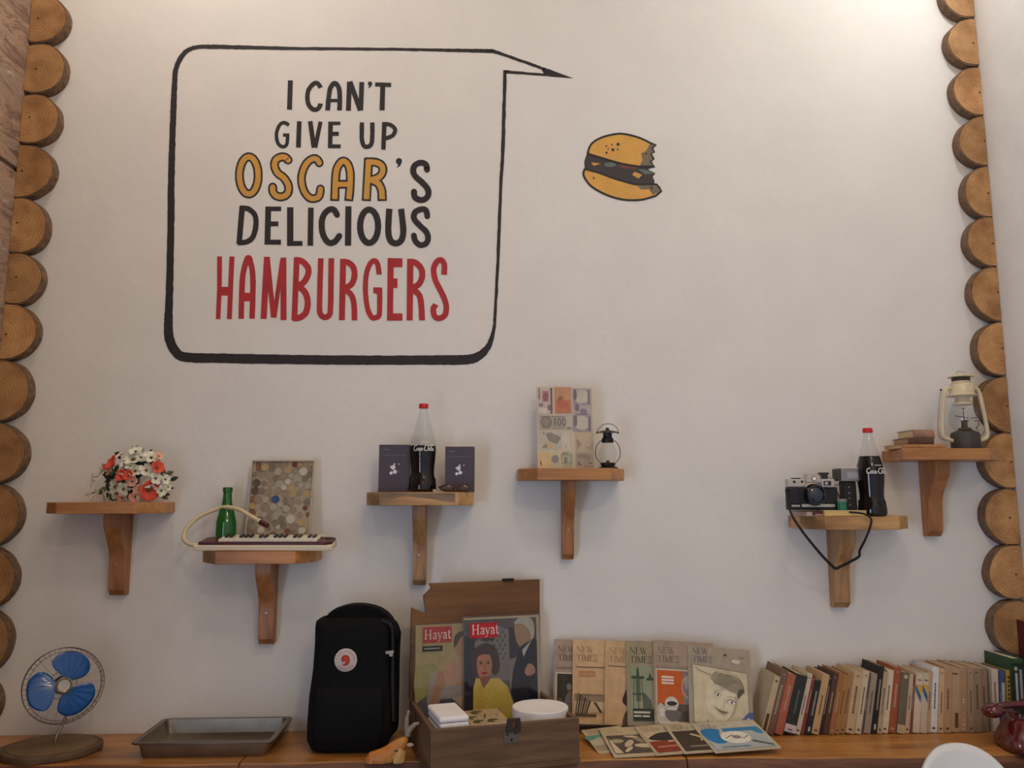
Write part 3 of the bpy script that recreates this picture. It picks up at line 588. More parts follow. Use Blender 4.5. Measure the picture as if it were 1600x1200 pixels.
given = [(138, 150, 36, 3), (145, 220, 32, 3), (225, 205, 48, 2), (300, 150, 36, 4), (305, 215, 42, 4), (375, 165, 38, 1), (450, 155, 42, 1), (385, 255, 46, 0), (497, 235, 46, 2), (577, 165, 34, 8), (585, 240, 36, 1), (690, 255, 50, 5), (728, 160, 32, 2), (785, 210, 42, 1), (788, 290, 36, 4), (105, 290, 30, 4), (185, 290, 44, 1), (285, 310, 48, 1), (450, 310, 44, 1), (545, 305, 34, 0), (622, 340, 44, 0), (712, 345, 38, 4), (135, 392, 48, 6), (310, 395, 44, 1), (405, 400, 46, 0), (512, 378, 35, 5), (668, 420, 34, 0), (760, 425, 44, 0), (115, 490, 50, 6), (205, 490, 42, 4), (290, 500, 44, 1), (470, 450, 34, 5), (560, 455, 42, 2), (490, 530, 44, 1), (590, 535, 42, 2), (660, 515, 36, 1), (760, 520, 45, 2), (90, 585, 42, 3), (170, 590, 46, 1), (268, 595, 38, 0), (380, 590, 46, 7), (440, 650, 38, 0), (505, 610, 34, 4), (570, 625, 42, 1), (655, 620, 36, 1), (750, 620, 38, 4), (738, 695, 28, 8), (70, 670, 38, 2), (160, 680, 44, 0), (260, 685, 50, 1), (360, 685, 42, 0), (515, 700, 44, 0), (600, 720, 40, 1), (110, 750, 40, 3), (258, 775, 36, 0), (325, 760, 32, 1), (402, 785, 50, 0), (680, 775, 36, 1), (580, 825, 52, 5), (470, 830, 44, 4), (320, 840, 40, 1), (710, 865, 46, 2), (722, 962, 44, 5), (615, 920, 50, 1), (500, 910, 40, 4), (435, 920, 26, 5), (150, 925, 42, 1), (240, 960, 40, 5), (40, 940, 44, 4), (130, 1015, 44, 1), (40, 1010, 40, 1), (270, 1030, 36, 5), (545, 970, 36, 3), (500, 1020, 42, 1), (380, 1010, 44, 4), (610, 1030, 40, 4), (690, 1030, 36, 2), (90, 860, 40, 4), (200, 830, 38, 4), (400, 870, 38, 4), (320, 930, 34, 4), (620, 400, 30, 1), (720, 260, 20, 1), (640, 180, 28, 2), (220, 400, 34, 4), (360, 340, 34, 4), (780, 140, 30, 2), (400, 490, 40, 1), (340, 590, 36, 4), (790, 770, 28, 3)]
for i, (cx, cy, r, m) in enumerate(given):
    x, z = cpx(cx, cy); rr = r/8*k2
    x = max(-cpw/2+rr, min(cpw/2-rr, x)); z = max(rr+.001, min(cph-rr-.001, z))
    share('coin', coinme[m], cpn, (x, .0028-.0012*(i % 4)-(.001 if m in (5, 7, 2) else 0), z), (0, rg.uniform(0, 6), 0), (rr, .006, rr))

# ---- mouth keyboard
mk = thing('mouth_keyboard', (P(415, 855, -.135).x, -.128, sh2+.006), 'cream and maroon mouth keyboard with piano keys and curved blowing tube', 'keyboard', rot=(math.radians(9), 0, math.radians(-3)))
cream = mat('cream_plastic', (222, 206, 176), .4); maroon = mat('maroon_plastic', (78, 22, 24), .35)
def mx(px): return (px-437)*.00196
def oct_(x0, x1, d0, d1, c): return [(x0, d0), (x0, d1-c), (x0+c, d1), (x1-c*1.3, d1), (x1, d1-c), (x1, d0+c), (x1-c*1.3, d0)]
x0, x1 = mx(337), mx(537)
MB().prism(oct_(x0, x1, -.034, .05, .012), .0, .016, 'xy').build('lower_case', cream, mk, bevel=.003)
MB().prism(oct_(x0+.012, x1-.003, -.030, .047, .012), .0162, .024, 'xy').build('upper_case', maroon, mk, bevel=.002)
MB().box(((mx(372)+mx(520))/2, .038, .0275), (mx(520)-mx(372), .012, .006)).build('back_rail', cream, mk, bevel=.001)
nk = 20; ka, kb = mx(371), mx(514); kw = (kb-ka)/nk
keyme = MB().box((0, 0, 0), (kw-.0009, .046, .006)).mesh('white_key', mat('ivory_key', (232, 222, 200), .35))
bkme = MB().box((0, 0, 0), (kw*.55, .026, .007)).mesh('black_key', mat('black_key', (22, 20, 22), .3))
for i in range(nk):
    share('white_key', keyme, mk, (ka+kw*(i+.5), .002, .0272))
    if i % 7 not in (2, 6) and i < nk-1: share('black_key', bkme, mk, (ka+kw*(i+1), .014, .0325))
MB().box((mx(527), .02, .0256), (.02, .012, .003)).build('air_button', maroon, mk)
MB().tube([(x0-.012, .0, .010), (x0+.006, .0, .010)], .006, 10).build('mouth_socket', cream, mk, True)
hose = []
for cx, cy, y in [(345, 582, 0), (300, 582, 0), (220, 590, .002), (120, 570, .01), (85, 520, .02), (120, 440, .035), (230, 350, .055), (400, 285, .07), (480, 268, .062), (600, 278, .04), (700, 320, .012), (800, 365, -.014), (845, 385, -.022)]:
    px = 270+cx/5.714; py = 750+cy/5.714; w = P(px, py, -.128+y); hose.append((w.x-mk.location.x, y, w.z-mk.location.z))
MB().tube(cr(hose[1:-1], 6), .0062, 10).build('blowing_tube', mat('cream_hose', (206, 186, 148), .5), mk, True)
MB().tube([hose[0], hose[1], tuple(Vector(hose[1])*.75+Vector(hose[2])*.25)], .0052, 10).build('tube_plug', maroon, mk, True)
e0, e1 = Vector(hose[-2]), Vector(hose[-1]); d_ = (e1-e0).normalized()
MB().tube([e0-d_*.002, e0+d_*.026], [.0085, .0075], 10).build('mouthpiece', maroon, mk, True)
MB().tube([e0-d_*.007, e0-d_*.001], [.0088, .0088], 10).build('mouthpiece_ring', mat('ring_clear', (220, 210, 200), .2, .4), mk, True)

# ---- purple books
plum = mat('plum_cover', (72, 62, 72), .5, var=.08, vs=20); plum2 = mat('plum_spine', (40, 34, 42), .5); pagem = mat('page_block', (206, 192, 166), .8, var=.1, vs=200, stretch=(1, 1, .02))
prm = vcol_mat('ink_print'); gprint = vcol_mat('gloss_print', .45)
def plum_book(xl, xr, yt, yb, Y, rz, label):
    a = P(xl, yb, Y); b = P(xr, yb, Y); w = (b.x-a.x); h = P(xl, yt, Y).z-sh3
    t = thing('book', ((a.x+b.x)/2, Y, sh3+.0005), label, 'book', 'two purple books', rz=rz)
    MB().box((0, 0, h/2), (w, .0025, h)).build('cover', plum, t, bevel=.0006)
    MB().box((0, .024, h/2), (w, .0025, h)).build('cover', plum, t, bevel=.0006)
    MB().box((-w/2+.001, .012, h/2), (.002, .026, h)).build('spine', plum2, t)
    MB().box((.0, .012, h/2), (w-.006, .021, h-.006)).build('pages', pagem, t)
    pr = Print(); s = w/.1
    for x, z, r in [(-.004, .078, .0075), (.002, .064, .0065), (-.010, .060, .0052), (-.013, .080, .002), (-.012, .068, .0013), (.014, .088, .002), (.0, .088, .003), (.014, .066, .0016)]:
        pr.poly(ell(x*s, z*h/.15, r*s, r*s, 14), (236, 230, 234) if r > .0019 else (130, 118, 136), x == -.004)
    bars(pr, -.036*s, h*.885, .02*s, .0024, (130, 118, 136)); bars(pr, -.036*s, h*.77, .072*s, .002, (120, 108, 126))
    pr.build('cover_print', prm, t, loc=(0, -.0014, 0))
plum_book(591, 640, 695, 767, -.095, math.radians(1.5), 'purple book left of the cola bottle')
plum_book(695, 741, 698, 770, -.10, math.radians(-2), 'purple book right of the cola bottle')

# ---- cola bottles
colam = mat('cola_liquid', (18, 10, 9), .12, spec=.3); clear = glassy('clear_glass', (.93, .945, .94)); capm = mat('red_cap', (196, 34, 34), .35)
CP = [(0, 1.5), (13, .6), (18, 0), (20.5, 2), (21.3, 6), (20.8, 14), (19, 22), (18, 29), (18.2, 36), (19, 45), (19.9, 55), (20.2, 63), (19.8, 71), (18, 80), (15.2, 90), (12.2, 100), (9.4, 110), (7.4, 119), (6.6, 124), (6.4, 130)]
SCR = [  # script strokes (x, y) in letter heights
 ([(.62, .86), (.5, 1.0), (.28, .9), (.1, .55), (.12, .2), (.3, .02), (.52, .1), (.66, .3)], .13), ([(.86, .5), (.72, .42), (.7, .15), (.82, .04), (.95, .16), (.95, .4), (.86, .5)], .1),
 ([(1.28, .42), (1.16, .5), (1.04, .35), (1.06, .1), (1.2, .04), (1.32, .18)], .1), ([(1.58, .42), (1.46, .5), (1.36, .3), (1.4, .06), (1.54, .14), (1.6, .46), (1.6, .1), (1.7, .06)], .1), ([(1.74, .3), (1.94, .3)], .09),
 ([(2.62, .88), (2.46, 1.0), (2.2, .88), (2.02, .5), (2.08, .14), (2.3, 0), (2.52, .12), (2.66, .34), (2.8, .9), (3.3, 1.02), (3.7, .92)], .13), ([(2.92, .5), (2.78, .42), (2.76, .15), (2.88, .04), (3.0, .16), (3.0, .4), (2.92, .5)], .1),
 ([(3.1, .2), (3.26, .7), (3.22, .9), (3.14, .7), (3.16, .1), (3.3, .06)], .09), ([(3.58, .42), (3.46, .5), (3.36, .3), (3.4, .06), (3.54, .14), (3.6, .46), (3.6, .1), (3.74, .08)], .1)]
def cola(px, Y, zs, fill, kz, label, turn, inkc):
    k = 1/512.
    t = thing('cola_bottle', (P(px, 760, Y).x, Y, zs+.0005), label, 'bottle', 'two cola bottles', rz=turn)
    pf = [(r*k, z*k) for r, z in cr(CP, 3)]
    MB().lathe(pf, 36).build('glass', clear, t, True, ang=70)
    lq = [(max(r-.0009, 0), z+.0006) for r, z in pf if z < fill*k]; lq.append((lq[-1][0], fill*k)); lq.append((0, fill*k))
    MB().lathe(lq, 36).build('cola', colam, t, True, ang=50)
    MB().lathe([(0, 134.6*k), (6.6*k, 134.6*k), (7.3*k, 133.8*k), (7.4*k, 127.5*k), (7, 127.5)] and [(7.2*k, 127.5*k), (7.4*k, 128*k), (7.4*k, 133.6*k), (6.8*k, 134.6*k), (0, 134.7*k)], 24).build('cap', capm, t, True)
    def rad(z):
        for (r0, z0), (r1, z1) in zip(pf, pf[1:]):
            if z0 <= z <= z1 and z1 > z0: return r0+(r1-r0)*(z-z0)/(z1-z0)
        return pf[-1][0]
    def wrap(u, v, e):
        R = rad(v)+.0010+e; a = u/(rad(kz*k)+.0006); return (R*math.sin(a), -R*math.cos(a), v)
    pr = Print(.00008, wrap); hh = .0165
    for pts, w in SCR: pr.stroke([(x*hh-.034, kz*k+y*hh-.006) for x, y in cr(pts, 5)], w*hh, inkc); pr.k -= 1
    bars(pr, -.011, kz*k+.018, .022, .0016, inkc)
    pr.build('bottle_print', prm, t, weld=False)
    gl = MB()                                        # faceted embossing near the foot
    for a in range(10):
        an = a*math.pi/5; gl.ball(((rad(.035)-.002)*math.sin(an), -(rad(.035)-.002)*math.cos(an), .035+.006*(a % 2)), (.0035, .0035, .006), 8, 6)
    gl.build('embossing', colam, t, True)
cola(660, -.10, sh3, 70, 64.5, 'tall cola bottle half empty, between the purple books', .18, (232, 226, 218))
cola(1361, -.137, sh5, 91, 67, 'nearly full cola bottle beside the camera flash', .12, (236, 230, 222))

# ---- folded sunglasses on the plum shelf
sg = thing('sunglasses', (P(712, 765, -.13).x, -.138, sh3+.0005), 'brown folded sunglasses lying in front of the right purple book', 'sunglasses', rz=.06)
brn = mat('brown_acetate', (66, 40, 34), .15, coat=.6); lensm = mat('brown_lens', (72, 46, 40), .06, coat=.5)
for s_, w in ((-1, .021), (1, .021)):
    rim = [(s_*.024+w*math.cos(a*math.pi/9), -.002*abs(math.cos(a*math.pi/9)), .012+.0105*math.sin(a*math.pi/9)) for a in range(18)]
    MB().tube(rim, .0016, 6, True).build('rim', brn, sg, True)
    MB().ball((s_*.024, .0, .012), (.0195, .003, .0095), 16, 8).build('lens', lensm, sg, True)
MB().tube(cr([(-.004, -.001, .015), (0, -.002, .017), (.004, -.001, .015)], 3), .0016, 6).build('bridge', brn, sg, True)
for s_ in (-1, 1): MB().tube(cr([(s_*.045, 0, .016), (s_*.046, .008, .012), (s_*.01, .011+.004*s_, .004), (-s_*.03, .011+.004*s_, .003)], 5), [.002]*16, 6).build('temple', brn, sg, True)
MB().ball((-.062, .0, .004), (.005, .004, .004), 10, 6).build('nose_pad', mat('clear_pad', (190, 180, 168), .2), sg, True)

# ---- framed banknotes
bw, bh = .172, .252
bn = thing('banknote_panel', (P(885, 729, -.10).x, -.088, sh4+.0005), 'clear acrylic panel of old banknotes on the shelf, a 100 note in the middle', 'display', rot=(-math.radians(4), 0, 0))
MB().box((0, .002, bh/2), (bw, .008, bh)).build('panel', mat('panel_cream', (206, 192, 172), .5), bn, bevel=.001)
MB().box((0, -.0045, bh/2), (bw+.004, .002, bh+.003)).build('front_sheet', glassy('clear_acrylic2', (.98, .975, .965)), bn)
def note(x0, y0, x1, y1, base, draw):
    pr = Print(.00012); u = lambda cx: (cx-418)*(bw/660); v = lambda cy: (1045-cy)*(bh/965)
    pr.poly(rect(u(x0), v(y1), u(x1), v(y0)), base); draw(pr, u, v); pr.build('banknote', prm, bn, loc=(0, -.0021, 0), weld=False)
def n1(p, u, v):
    p.poly(rect(u(150), v(265), u(230), v(130)), (190, 128, 134)); p.poly(ell(u(192), v(200), .008, .014, 14), (150, 88, 100)); p.poly(rect(u(248), v(405), u(270), v(95)), (96, 70, 84)); p.poly(rect(u(110), v(235), u(124), v(100)), (112, 92, 108)); p.poly(rect(u(112), v(320), u(160), v(280)), (150, 128, 150)); p.poly(ell(u(232), v(330), .005, .010, 12), (160, 108, 120)); p.poly(rect(u(108), v(405), u(205), v(340)), (222, 212, 200))
def n2(p, u, v):
    p.poly(rect(u(300), v(400), u(492), v(85)), (204, 150, 116)); p.poly(rect(u(310), v(380), u(490), v(240)), (204, 120, 88)); p.poly(ell(u(370), v(225), .008, .009, 14), (160, 92, 66)); p.poly(ell(u(395), v(290), .018, .014, 16), (196, 104, 76)); p.poly(rect(u(320), v(392), u(480), v(384)), (170, 96, 72))
def n3(p, u, v):
    for y, c in ((195, 110), (510, 430)):
        p.poly(rect(u(515), v(y+105), u(718), v(c-5)), (168, 154, 168)); p.poly(ell(u(615), v(y), .024, .022, 20), (206, 198, 184)); p.poly(ell(u(538), v(y-20), .006, .018, 12), (124, 108, 126)); p.poly(rect(u(690), v(y+95), u(715), v(y-75)), (126, 108, 130))
    p.poly(ell(u(560), v(330), .007, .012, 12), (126, 110, 124)); p.poly(ell(u(635), v(375), .011, .009, 12), (136, 122, 140)); p.poly(rect(u(540), v(415), u(700), v(405)), (116, 100, 118))
def n4(p, u, v):
    p.poly(rect(u(112), v(590), u(498), v(430)), (182, 172, 158)); p.poly(rect(u(420), v(575), u(498), v(430)), (204, 194, 178)); p.poly(ell(u(195), v(505), .018, .019, 18), (138, 130, 122)); p.poly(ell(u(190), v(500), .010, .012, 14), (160, 150, 140)); text(p, '100', u(282), v(548), v(455)-v(548), (104, 98, 94), .95); bars(p, u(280), v(575), .03, .0016, (130, 122, 114)); bars(p, u(432), v(575), .014, .003, (124, 118, 112)); p.poly(rect(u(120), v(440), u(410), v(434)), (126, 120, 112))
def n5(p, u, v):
    p.poly([(u(190), v(640)), (u(240), v(622)), (u(330), v(660)), (u(365), v(690)), (u(325), v(760)), (u(295), v(755)), (u(230), v(730)), (u(205), v(690))], (146, 138, 130)); p.poly([(u(140), v(805)), (u(180), v(755)), (u(215), v(790)), (u(200), v(812))], (160, 148, 132)); p.poly(rect(u(370), v(820), u(470), v(625)), (216, 208, 196)); p.poly(ell(u(235), v(780), .009, .010, 12), (214, 184, 132)); text(p, '1', u(158), v(655), .010, (60, 54, 50)); text(p, '1', u(414), v(812), .009, (90, 82, 76))
def n6(p, u, v):
    p.poly(rect(u(95), v(1035), u(245), v(850)), (226, 198, 146)); p.poly(ell(u(294), v(935), .0115, .0122, 20), (140, 140, 134)); p.poly(rect(u(385), v(1040), u(500), v(850)), (186, 186, 160)); p.stroke([(u(368), v(885)), (u(372), v(985)), (u(480), v(985)), (u(470), v(880)), (u(368), v(885))], .0018, (60, 58, 56)); p.stroke([(u(370), v(870)), (u(445), v(858))], .0016, (60, 58, 56)); bars(p, u(398), v(930), .009, .003, (70, 66, 62), 3); p.stroke([(u(125), v(962)), (u(135), v(1005))], .003, (50, 46, 42))
def n7(p, u, v):
    p.poly([(u(540), v(625)), (u(740), v(625)), (u(690), v(720)), (u(600), v(760))], (206, 186, 156)); p.poly([(u(545), v(690)), (u(605), v(765)), (u(545), v(830))], (170, 146, 128)); p.poly([(u(740), v(730)), (u(700), v(790)), (u(640), v(800)), (u(735), v(830))], (178, 156, 140)); p.poly(rect(u(540), v(1035), u(730), v(860)), (178, 162, 142)); p.poly([(u(550), v(1010)), (u(560), v(960)), (u(612), v(1005))], (132, 112, 98)); p.poly(ell(u(620), v(900), .02, .008, 14), (160, 144, 126))
note(98, 92, 275, 410, (206, 192, 182), n1); note(290, 82, 500, 408, (206, 172, 144), n2); note(506, 100, 735, 612, (190, 178, 180), n3); note(100, 415, 512, 600, (196, 186, 170), n4); note(108, 612, 475, 832, (204, 194, 176), n5); note(90, 842, 518, 1042, (212, 202, 172), n6); note(525, 618, 742, 1042, (196, 178, 152), n7)
# ---- small silver deer figurine
dr = thing('deer_figurine', (P(922, 729, -.13).x, -.135, sh4+.0005), 'tiny silver deer figurine in front of the banknote panel', 'figurine')
silv = mat('worn_silver', (150, 140, 128), .3, .9)
d = MB(); d.ball((0, 0, .0165), (.0055, .0028, .0036), 12, 8); d.tube([(-.003, 0, .0175), (-.004, 0, .023), (-.0035, 0, .026)], [.002, .0014, .0014], 8); d.ball((-.005, 0, .027), (.0028, .0013, .0014), 8, 6); d.build('body', silv, dr, True)
for x, y in ((-.0035, -.0013), (-.0035, .0013), (.004, -.0013), (.004, .0013)): MB().tube([(x, y, .015), (x+.0004, y, .008), (x, y, 0.0002)], [.0013, .0008, .0009], 6).build('leg', silv, dr, True)
for s_ in (-1, 1): MB().tube(cr([(-.004, s_*.0006, .028), (-.0025, s_*.002, .0305), (.001+.002*s_, s_*.003, .0325)], 4), [.0006]*9, 5).build('antler', silv, dr, True)

# ---- small black lantern
sl = thing('small_lantern', (P(950, 730, -.115).x, -.115, sh4+.0005), 'miniature black lantern with round glass beside the banknotes', 'lantern')
blk = mat('black_metal', (22, 20, 20), .35, .3); kk = 1/7.5/512
LZ = lambda cy: (1060-cy)*kk
MB().lathe([(0, 0), (.029, 0), (.03, .002), (.026, .0045), (.020, .006), (.0205, .009), (.0225, .010), (.0225, .0165), (.0, .0165)], 28).build('base', blk, sl, True)
gpf = cr([(.019, LZ(992)), (.0235, LZ(960)), (.0275, LZ(905)), (.0255, LZ(850)), (.0195, LZ(800)), (.0165, LZ(770)), (.0165, LZ(755))], 4)
MB().lathe(gpf, 28).build('glass', clear, sl, True, ang=80)
MB().lathe([(.0175, LZ(765)), (.0185, LZ(750)), (.0175, LZ(715)), (.0135, LZ(705)), (.0135, LZ(655)), (.014, LZ(650))], 24).build('collar', blk, sl, True)
MB().lathe([(.0, LZ(640)), (.031, LZ(648)), (.0315, LZ(642)), (.018, LZ(628)), (.006, LZ(618)), (.005, LZ(600)), (.003, LZ(592)), (0, LZ(590))], 24).build('hood', blk, sl, True)
for s_ in (-1, 1):
    MB().tube(cr([(s_*.021, -.002, LZ(1000)), (s_*.033, -.002, LZ(950)), (s_*.0375, -.002, LZ(885)), (s_*.033, -.002, LZ(800)), (s_*.020, -.002, LZ(735))], 5), .0012, 6).build('wire_guard', blk, sl, True)
    MB().ball((s_*.032, 0, LZ(650)), .003, 8, 6).build('hinge', blk, sl, True)
MB().tube(cr([(-.032, 0, LZ(655)), (-.03, -.004, LZ(620)), (-.016, -.008, LZ(565)), (.0, -.009, LZ(548)), (.016, -.008, LZ(560)), (.03, -.004, LZ(605)), (.032, 0, LZ(655))], 5), .0009, 6).build('handle', blk, sl, True)
MB().lathe([(0, .0165), (.006, .0165), (.006, .021), (.003, .024), (0, .026)], 12).build('burner', mat('copper_burner', (120, 74, 50), .4, .6), sl, True)

# ---- camera, flash, film can, books on shelf five
CXp = lambda cx: P(1220+cx/8.889, 790, -.125).x; 
s5 = sh5+.0005
ck = 1/8.889/522
pk = thing('paperback', (P(1270, 805, -.11).x, -.100, s5), 'worn pink and brown book lying under the camera', 'book', rz=.03)
MB().box((0, 0, .0075), (.078, .10, .011)).build('pages', mat('rosy_pages', (176, 150, 136), .8), pk); MB().box((0, 0, .0011), (.08, .104, .002)).build('cover', mat('pink_cover', (190, 150, 140), .6), pk); MB().box((0, 0, .0141), (.08, .104, .002)).build('cover', mat('brown_cover', (70, 42, 38), .5), pk)
MB().box((0, -.0515, .0075), (.078, .002, .011)).build('spine', mat('brown_spine', (84, 46, 42), .5), pk)
pp = Print(.0001); pp.poly(rect(-.012, .003, .036, .0065), (196, 140, 130)); pp.poly(rect(.01, .008, .034, .010), (160, 110, 100)); pp.poly(rect(-.039, .002, -.022, .0125), (190, 160, 150)); pp.build('spine_print', prm, pk, loc=(0, -.0527, 0))
yp = thing('note_pad', (P(1315, 804, -.13).x, -.116, s5), 'yellow edged pad of paper lying under the flash unit', 'note pad', rz=0)
MB().box((0, 0, .008), (.132, .092, .0145)).build('pages', mat('yellow_pages', (214, 180, 112), .8, var=.12, vs=300, stretch=(.05, .05, 1)), yp); MB().box((0, .0, .0162), (.134, .094, .0015)).build('cover', mat('cream_card', (216, 198, 160), .7), yp); MB().box((-.0664, -.046, .0078), (.004, .004, .0155)).build('binding', mat('yellow_binding', (200, 160, 60), .6), yp)
zc = s5+.0172
cm = thing('camera', (CXp(452), -.118, zc), 'black and silver film camera with a round lens', 'camera', rz=.02)
bl = mat('camera_black', (24, 24, 28), .5, bump=.3, bs=600); blg = mat('camera_black_gloss', (16, 16, 20), .18, coat=.5); slv = mat('camera_silver', (190, 184, 176), .32, .55)
cxx = lambda v_: (v_-452)*ck; czz = lambda v_: (702-v_)*ck
def rbox(x0, x1, y0, y1, z0, z1): return MB().box(((x0+x1)/2, (y0+y1)/2, (z0+z1)/2), (x1-x0, y1-y0, z1-z0))
rbox(cxx(100), cxx(805), -.012, .018, czz(700), czz(385)).build('body', bl, cm, bevel=.004)
rbox(cxx(102), cxx(348), -.013, .019, czz(388), czz(272)).build('top_plate', slv, cm, bevel=.004)
rbox(cxx(568), cxx(762), -.016, .019, czz(388), czz(272)).build('top_plate', slv, cm, bevel=.003)
MB().prism([(cxx(345), czz(322)), (cxx(375), czz(215)), (cxx(545), czz(215)), (cxx(572), czz(322))], -.018, .016).build('prism_hump', slv, cm, bevel=.002)
rbox(cxx(375), cxx(545), -.008, .014, czz(214), czz(203)).build('hot_shoe', slv, cm, bevel=.001)
rbox(cxx(130), cxx(250), -.0125, .018, czz(655), czz(628)).build('bottom_trim', slv, cm); rbox(cxx(275), cxx(752), -.0135, .018, czz(658), czz(620)).build('bottom_trim', slv, cm)
rbox(cxx(178), cxx(300), -.004, .012, czz(271), czz(256)).build('advance_lever', blg, cm, bevel=.001)
rbox(cxx(100), cxx(240), -.018, -.011, czz(620), czz(395)).build('grip', bl, cm, bevel=.003)
RX = Matrix.Rotation(math.pi/2, 3, 'X')
ln = MB().lathe([(.033, .010), (.033, .016), (.0305, .020), (.0305, .030), (.029, .032), (.024, .032), (.022, .028), (0, .028)], 40, M=RX).build('lens_barrel', blg, cm, True, loc=(cxx(462), 0, czz(492)), ang=35)
MB().lathe([(.022, .0281), (.016, .0305), (.008, .032), (0, .0325)], 32, M=RX).build('glass', mat('lens_glass', (20, 36, 60), .04, coat=1.), ln, True)
for (cx, cy, r, m, nm) in ((460, 268, 36, blk, 'badge_ring'), (460, 268, 29, mat('white_badge', (236, 234, 230), .4), 'badge'), (183, 312, 20, blg, 'dial'), (295, 310, 19, blg, 'dial')):
    MB().lathe([(0, 0), (r*ck, 0), (r*ck*.9, .0012), (0, .0013)], 20, M=RX).build(nm, m, cm, True, loc=(cxx(cx), -.018-.0004*(nm == 'badge')+(.005 if nm == 'dial' else 0), czz(cy)))
vf = rbox(cxx(597), cxx(702), -.0175, -.015, czz(362), czz(300)).build('viewfinder', blg, cm, bevel=.0005); rbox(cxx(612), cxx(655), -.0182, -.0172, czz(352), czz(312)).build('viewfinder_window', mat('pale_window', (170, 166, 170), .15), cm)
rbox(cxx(572), cxx(705), -.006, .012, czz(214), czz(180)).build('flash_connector', blg, cm, bevel=.002); rbox(cxx(600), cxx(685), -.005, .010, czz(272), czz(212)).build('flash_connector_foot', blg, cm)
# strap hanging below the shelf
def sp(cx, cy, y): w = P(1210+cx/4, 660+cy/4, y); return (w.x-cm.location.x, y-cm.location.y, w.z-cm.location.z)
def strap(pts, w, nm, parent=cm):
    q = cr(pts, 6); mb = MB(); n = len(q); vs = []
    for i, p in enumerate(q):
        a = Vector(q[max(i-1, 0)]); b = Vector(q[min(i+1, n-1)]); t = (b-a).normalized(); s_ = t.cross(Vector((0, 1, 0))).normalized()
        ww = w[0]+(w[1]-w[0])*i/(n-1)
        for e, yy in ((-1, -.0006), (1, -.0006), (1, .0006), (-1, .0006)): vs.append(Vector(p)+s_*e*ww/2+Vector((0, yy, 0)))
    fs = [(i*4+j, i*4+(j+1) % 4, i*4+4+(j+1) % 4, i*4+4+j) for i in range(n-1) for j in range(4)]+[(0, 1, 2, 3), (n*4-4, n*4-1, n*4-2, n*4-3)]
    mb.add(vs, fs); return mb.build(nm, mat('black_strap', (28, 25, 25), .8), parent)
strap([(-cm.location.x+P(1229, 768, -.12).x, -.006, czz(430)), sp(82, 500, -.16), sp(105, 580, -.186), sp(170, 680, -.188), sp(250, 780, -.18), sp(320, 858, -.155), sp(382, 916, -.135)], (.006, .0085), 'strap')
strap([(cxx(806), .002, czz(430)), (cxx(830), -.008, czz(520)), (cxx(852), -.012, czz(640)), (cxx(900), -.02, czz(690)), sp(470, 560, -.165), sp(560, 572, -.185), sp(604, 604, -.189), sp(596, 660, -.19), sp(566, 735, -.187), sp(533, 800, -.18), sp(528, 838, -.17), sp(470, 873, -.155), sp(382, 917, -.135)], (.004, .0085), 'strap')
for s_, cx in ((-1, 92), (1, 808)): MB().ball((cxx(cx), .002, czz(435)), (.004, .005, .006), 10, 6).build('strap_lug', blg, cm, True)
fh = thing('flash_unit', (CXp(965), -.115, zc), 'camera flash unit with a wide silver head on a black handle', 'flash')
fx = lambda v_: (v_-965)*ck
rbox(fx(872), fx(1058), -.016, .018, 0.0002, czz(305)).build('handle', bl, fh, bevel=.004)
for cy in (385, 465, 540, 630): MB().ball((fx(948), -.0165, czz(cy)), (.003, .002, .003), 8, 6).build('button', mat('grey_button', (120, 114, 108), .4), fh, True)
hd = rbox(fx(830), fx(1190), -.024, .022, czz(305), czz(128)).build('head', mat('brushed_silver', (150, 146, 146), .3, .7, stretch=(.05, 1, 1), var=.1, vs=200), fh, bevel=.003)
rbox(fx(790), fx(835), -.022, .020, czz(290), czz(130)).build('head_end', mat('dark_grey_plastic', (58, 52, 50), .5), fh, bevel=.003); rbox(fx(830), fx(1195), -.025, .022, czz(130), czz(116)).build('head_lid', mat('pale_trim', (214, 208, 200), .3, .3), fh, bevel=.001)
rbox(fx(915), fx(1125), -.0246, -.0238, czz(262), czz(180)).build('label_plate', mat('light_plate', (172, 168, 172), .35, .5), fh)
MB().tube(cr([(fx(835), -.01, czz(310)), (fx(800), -.014, czz(350)), (fx(765), -.008, czz(352)), (fx(745), .0, czz(330)), (fx(755), .004, czz(275)), (fx(700), .002, czz(248)), (fx(650), .004, czz(235))], 6), .0011, 6).build('cable', blg, fh, True)
fc = thing('film_can', (CXp(815), -.142, zc), 'small green film canister with a grey lid in front of the camera', 'film canister')
MB().lathe([(0, 0), (.0125, 0), (.0136, .001), (.0136, .0245), (0, .0245)], 24).build('can', mat('green_label', (38, 112, 76), .4, var=.12, vs=60), fc, True); MB().lathe([(.0142, .0246), (.0145, .026), (.0145, .0325), (.0135, .0335), (0, .0336)], 24).build('lid', mat('grey_lid', (120, 124, 118), .4), fc, True)

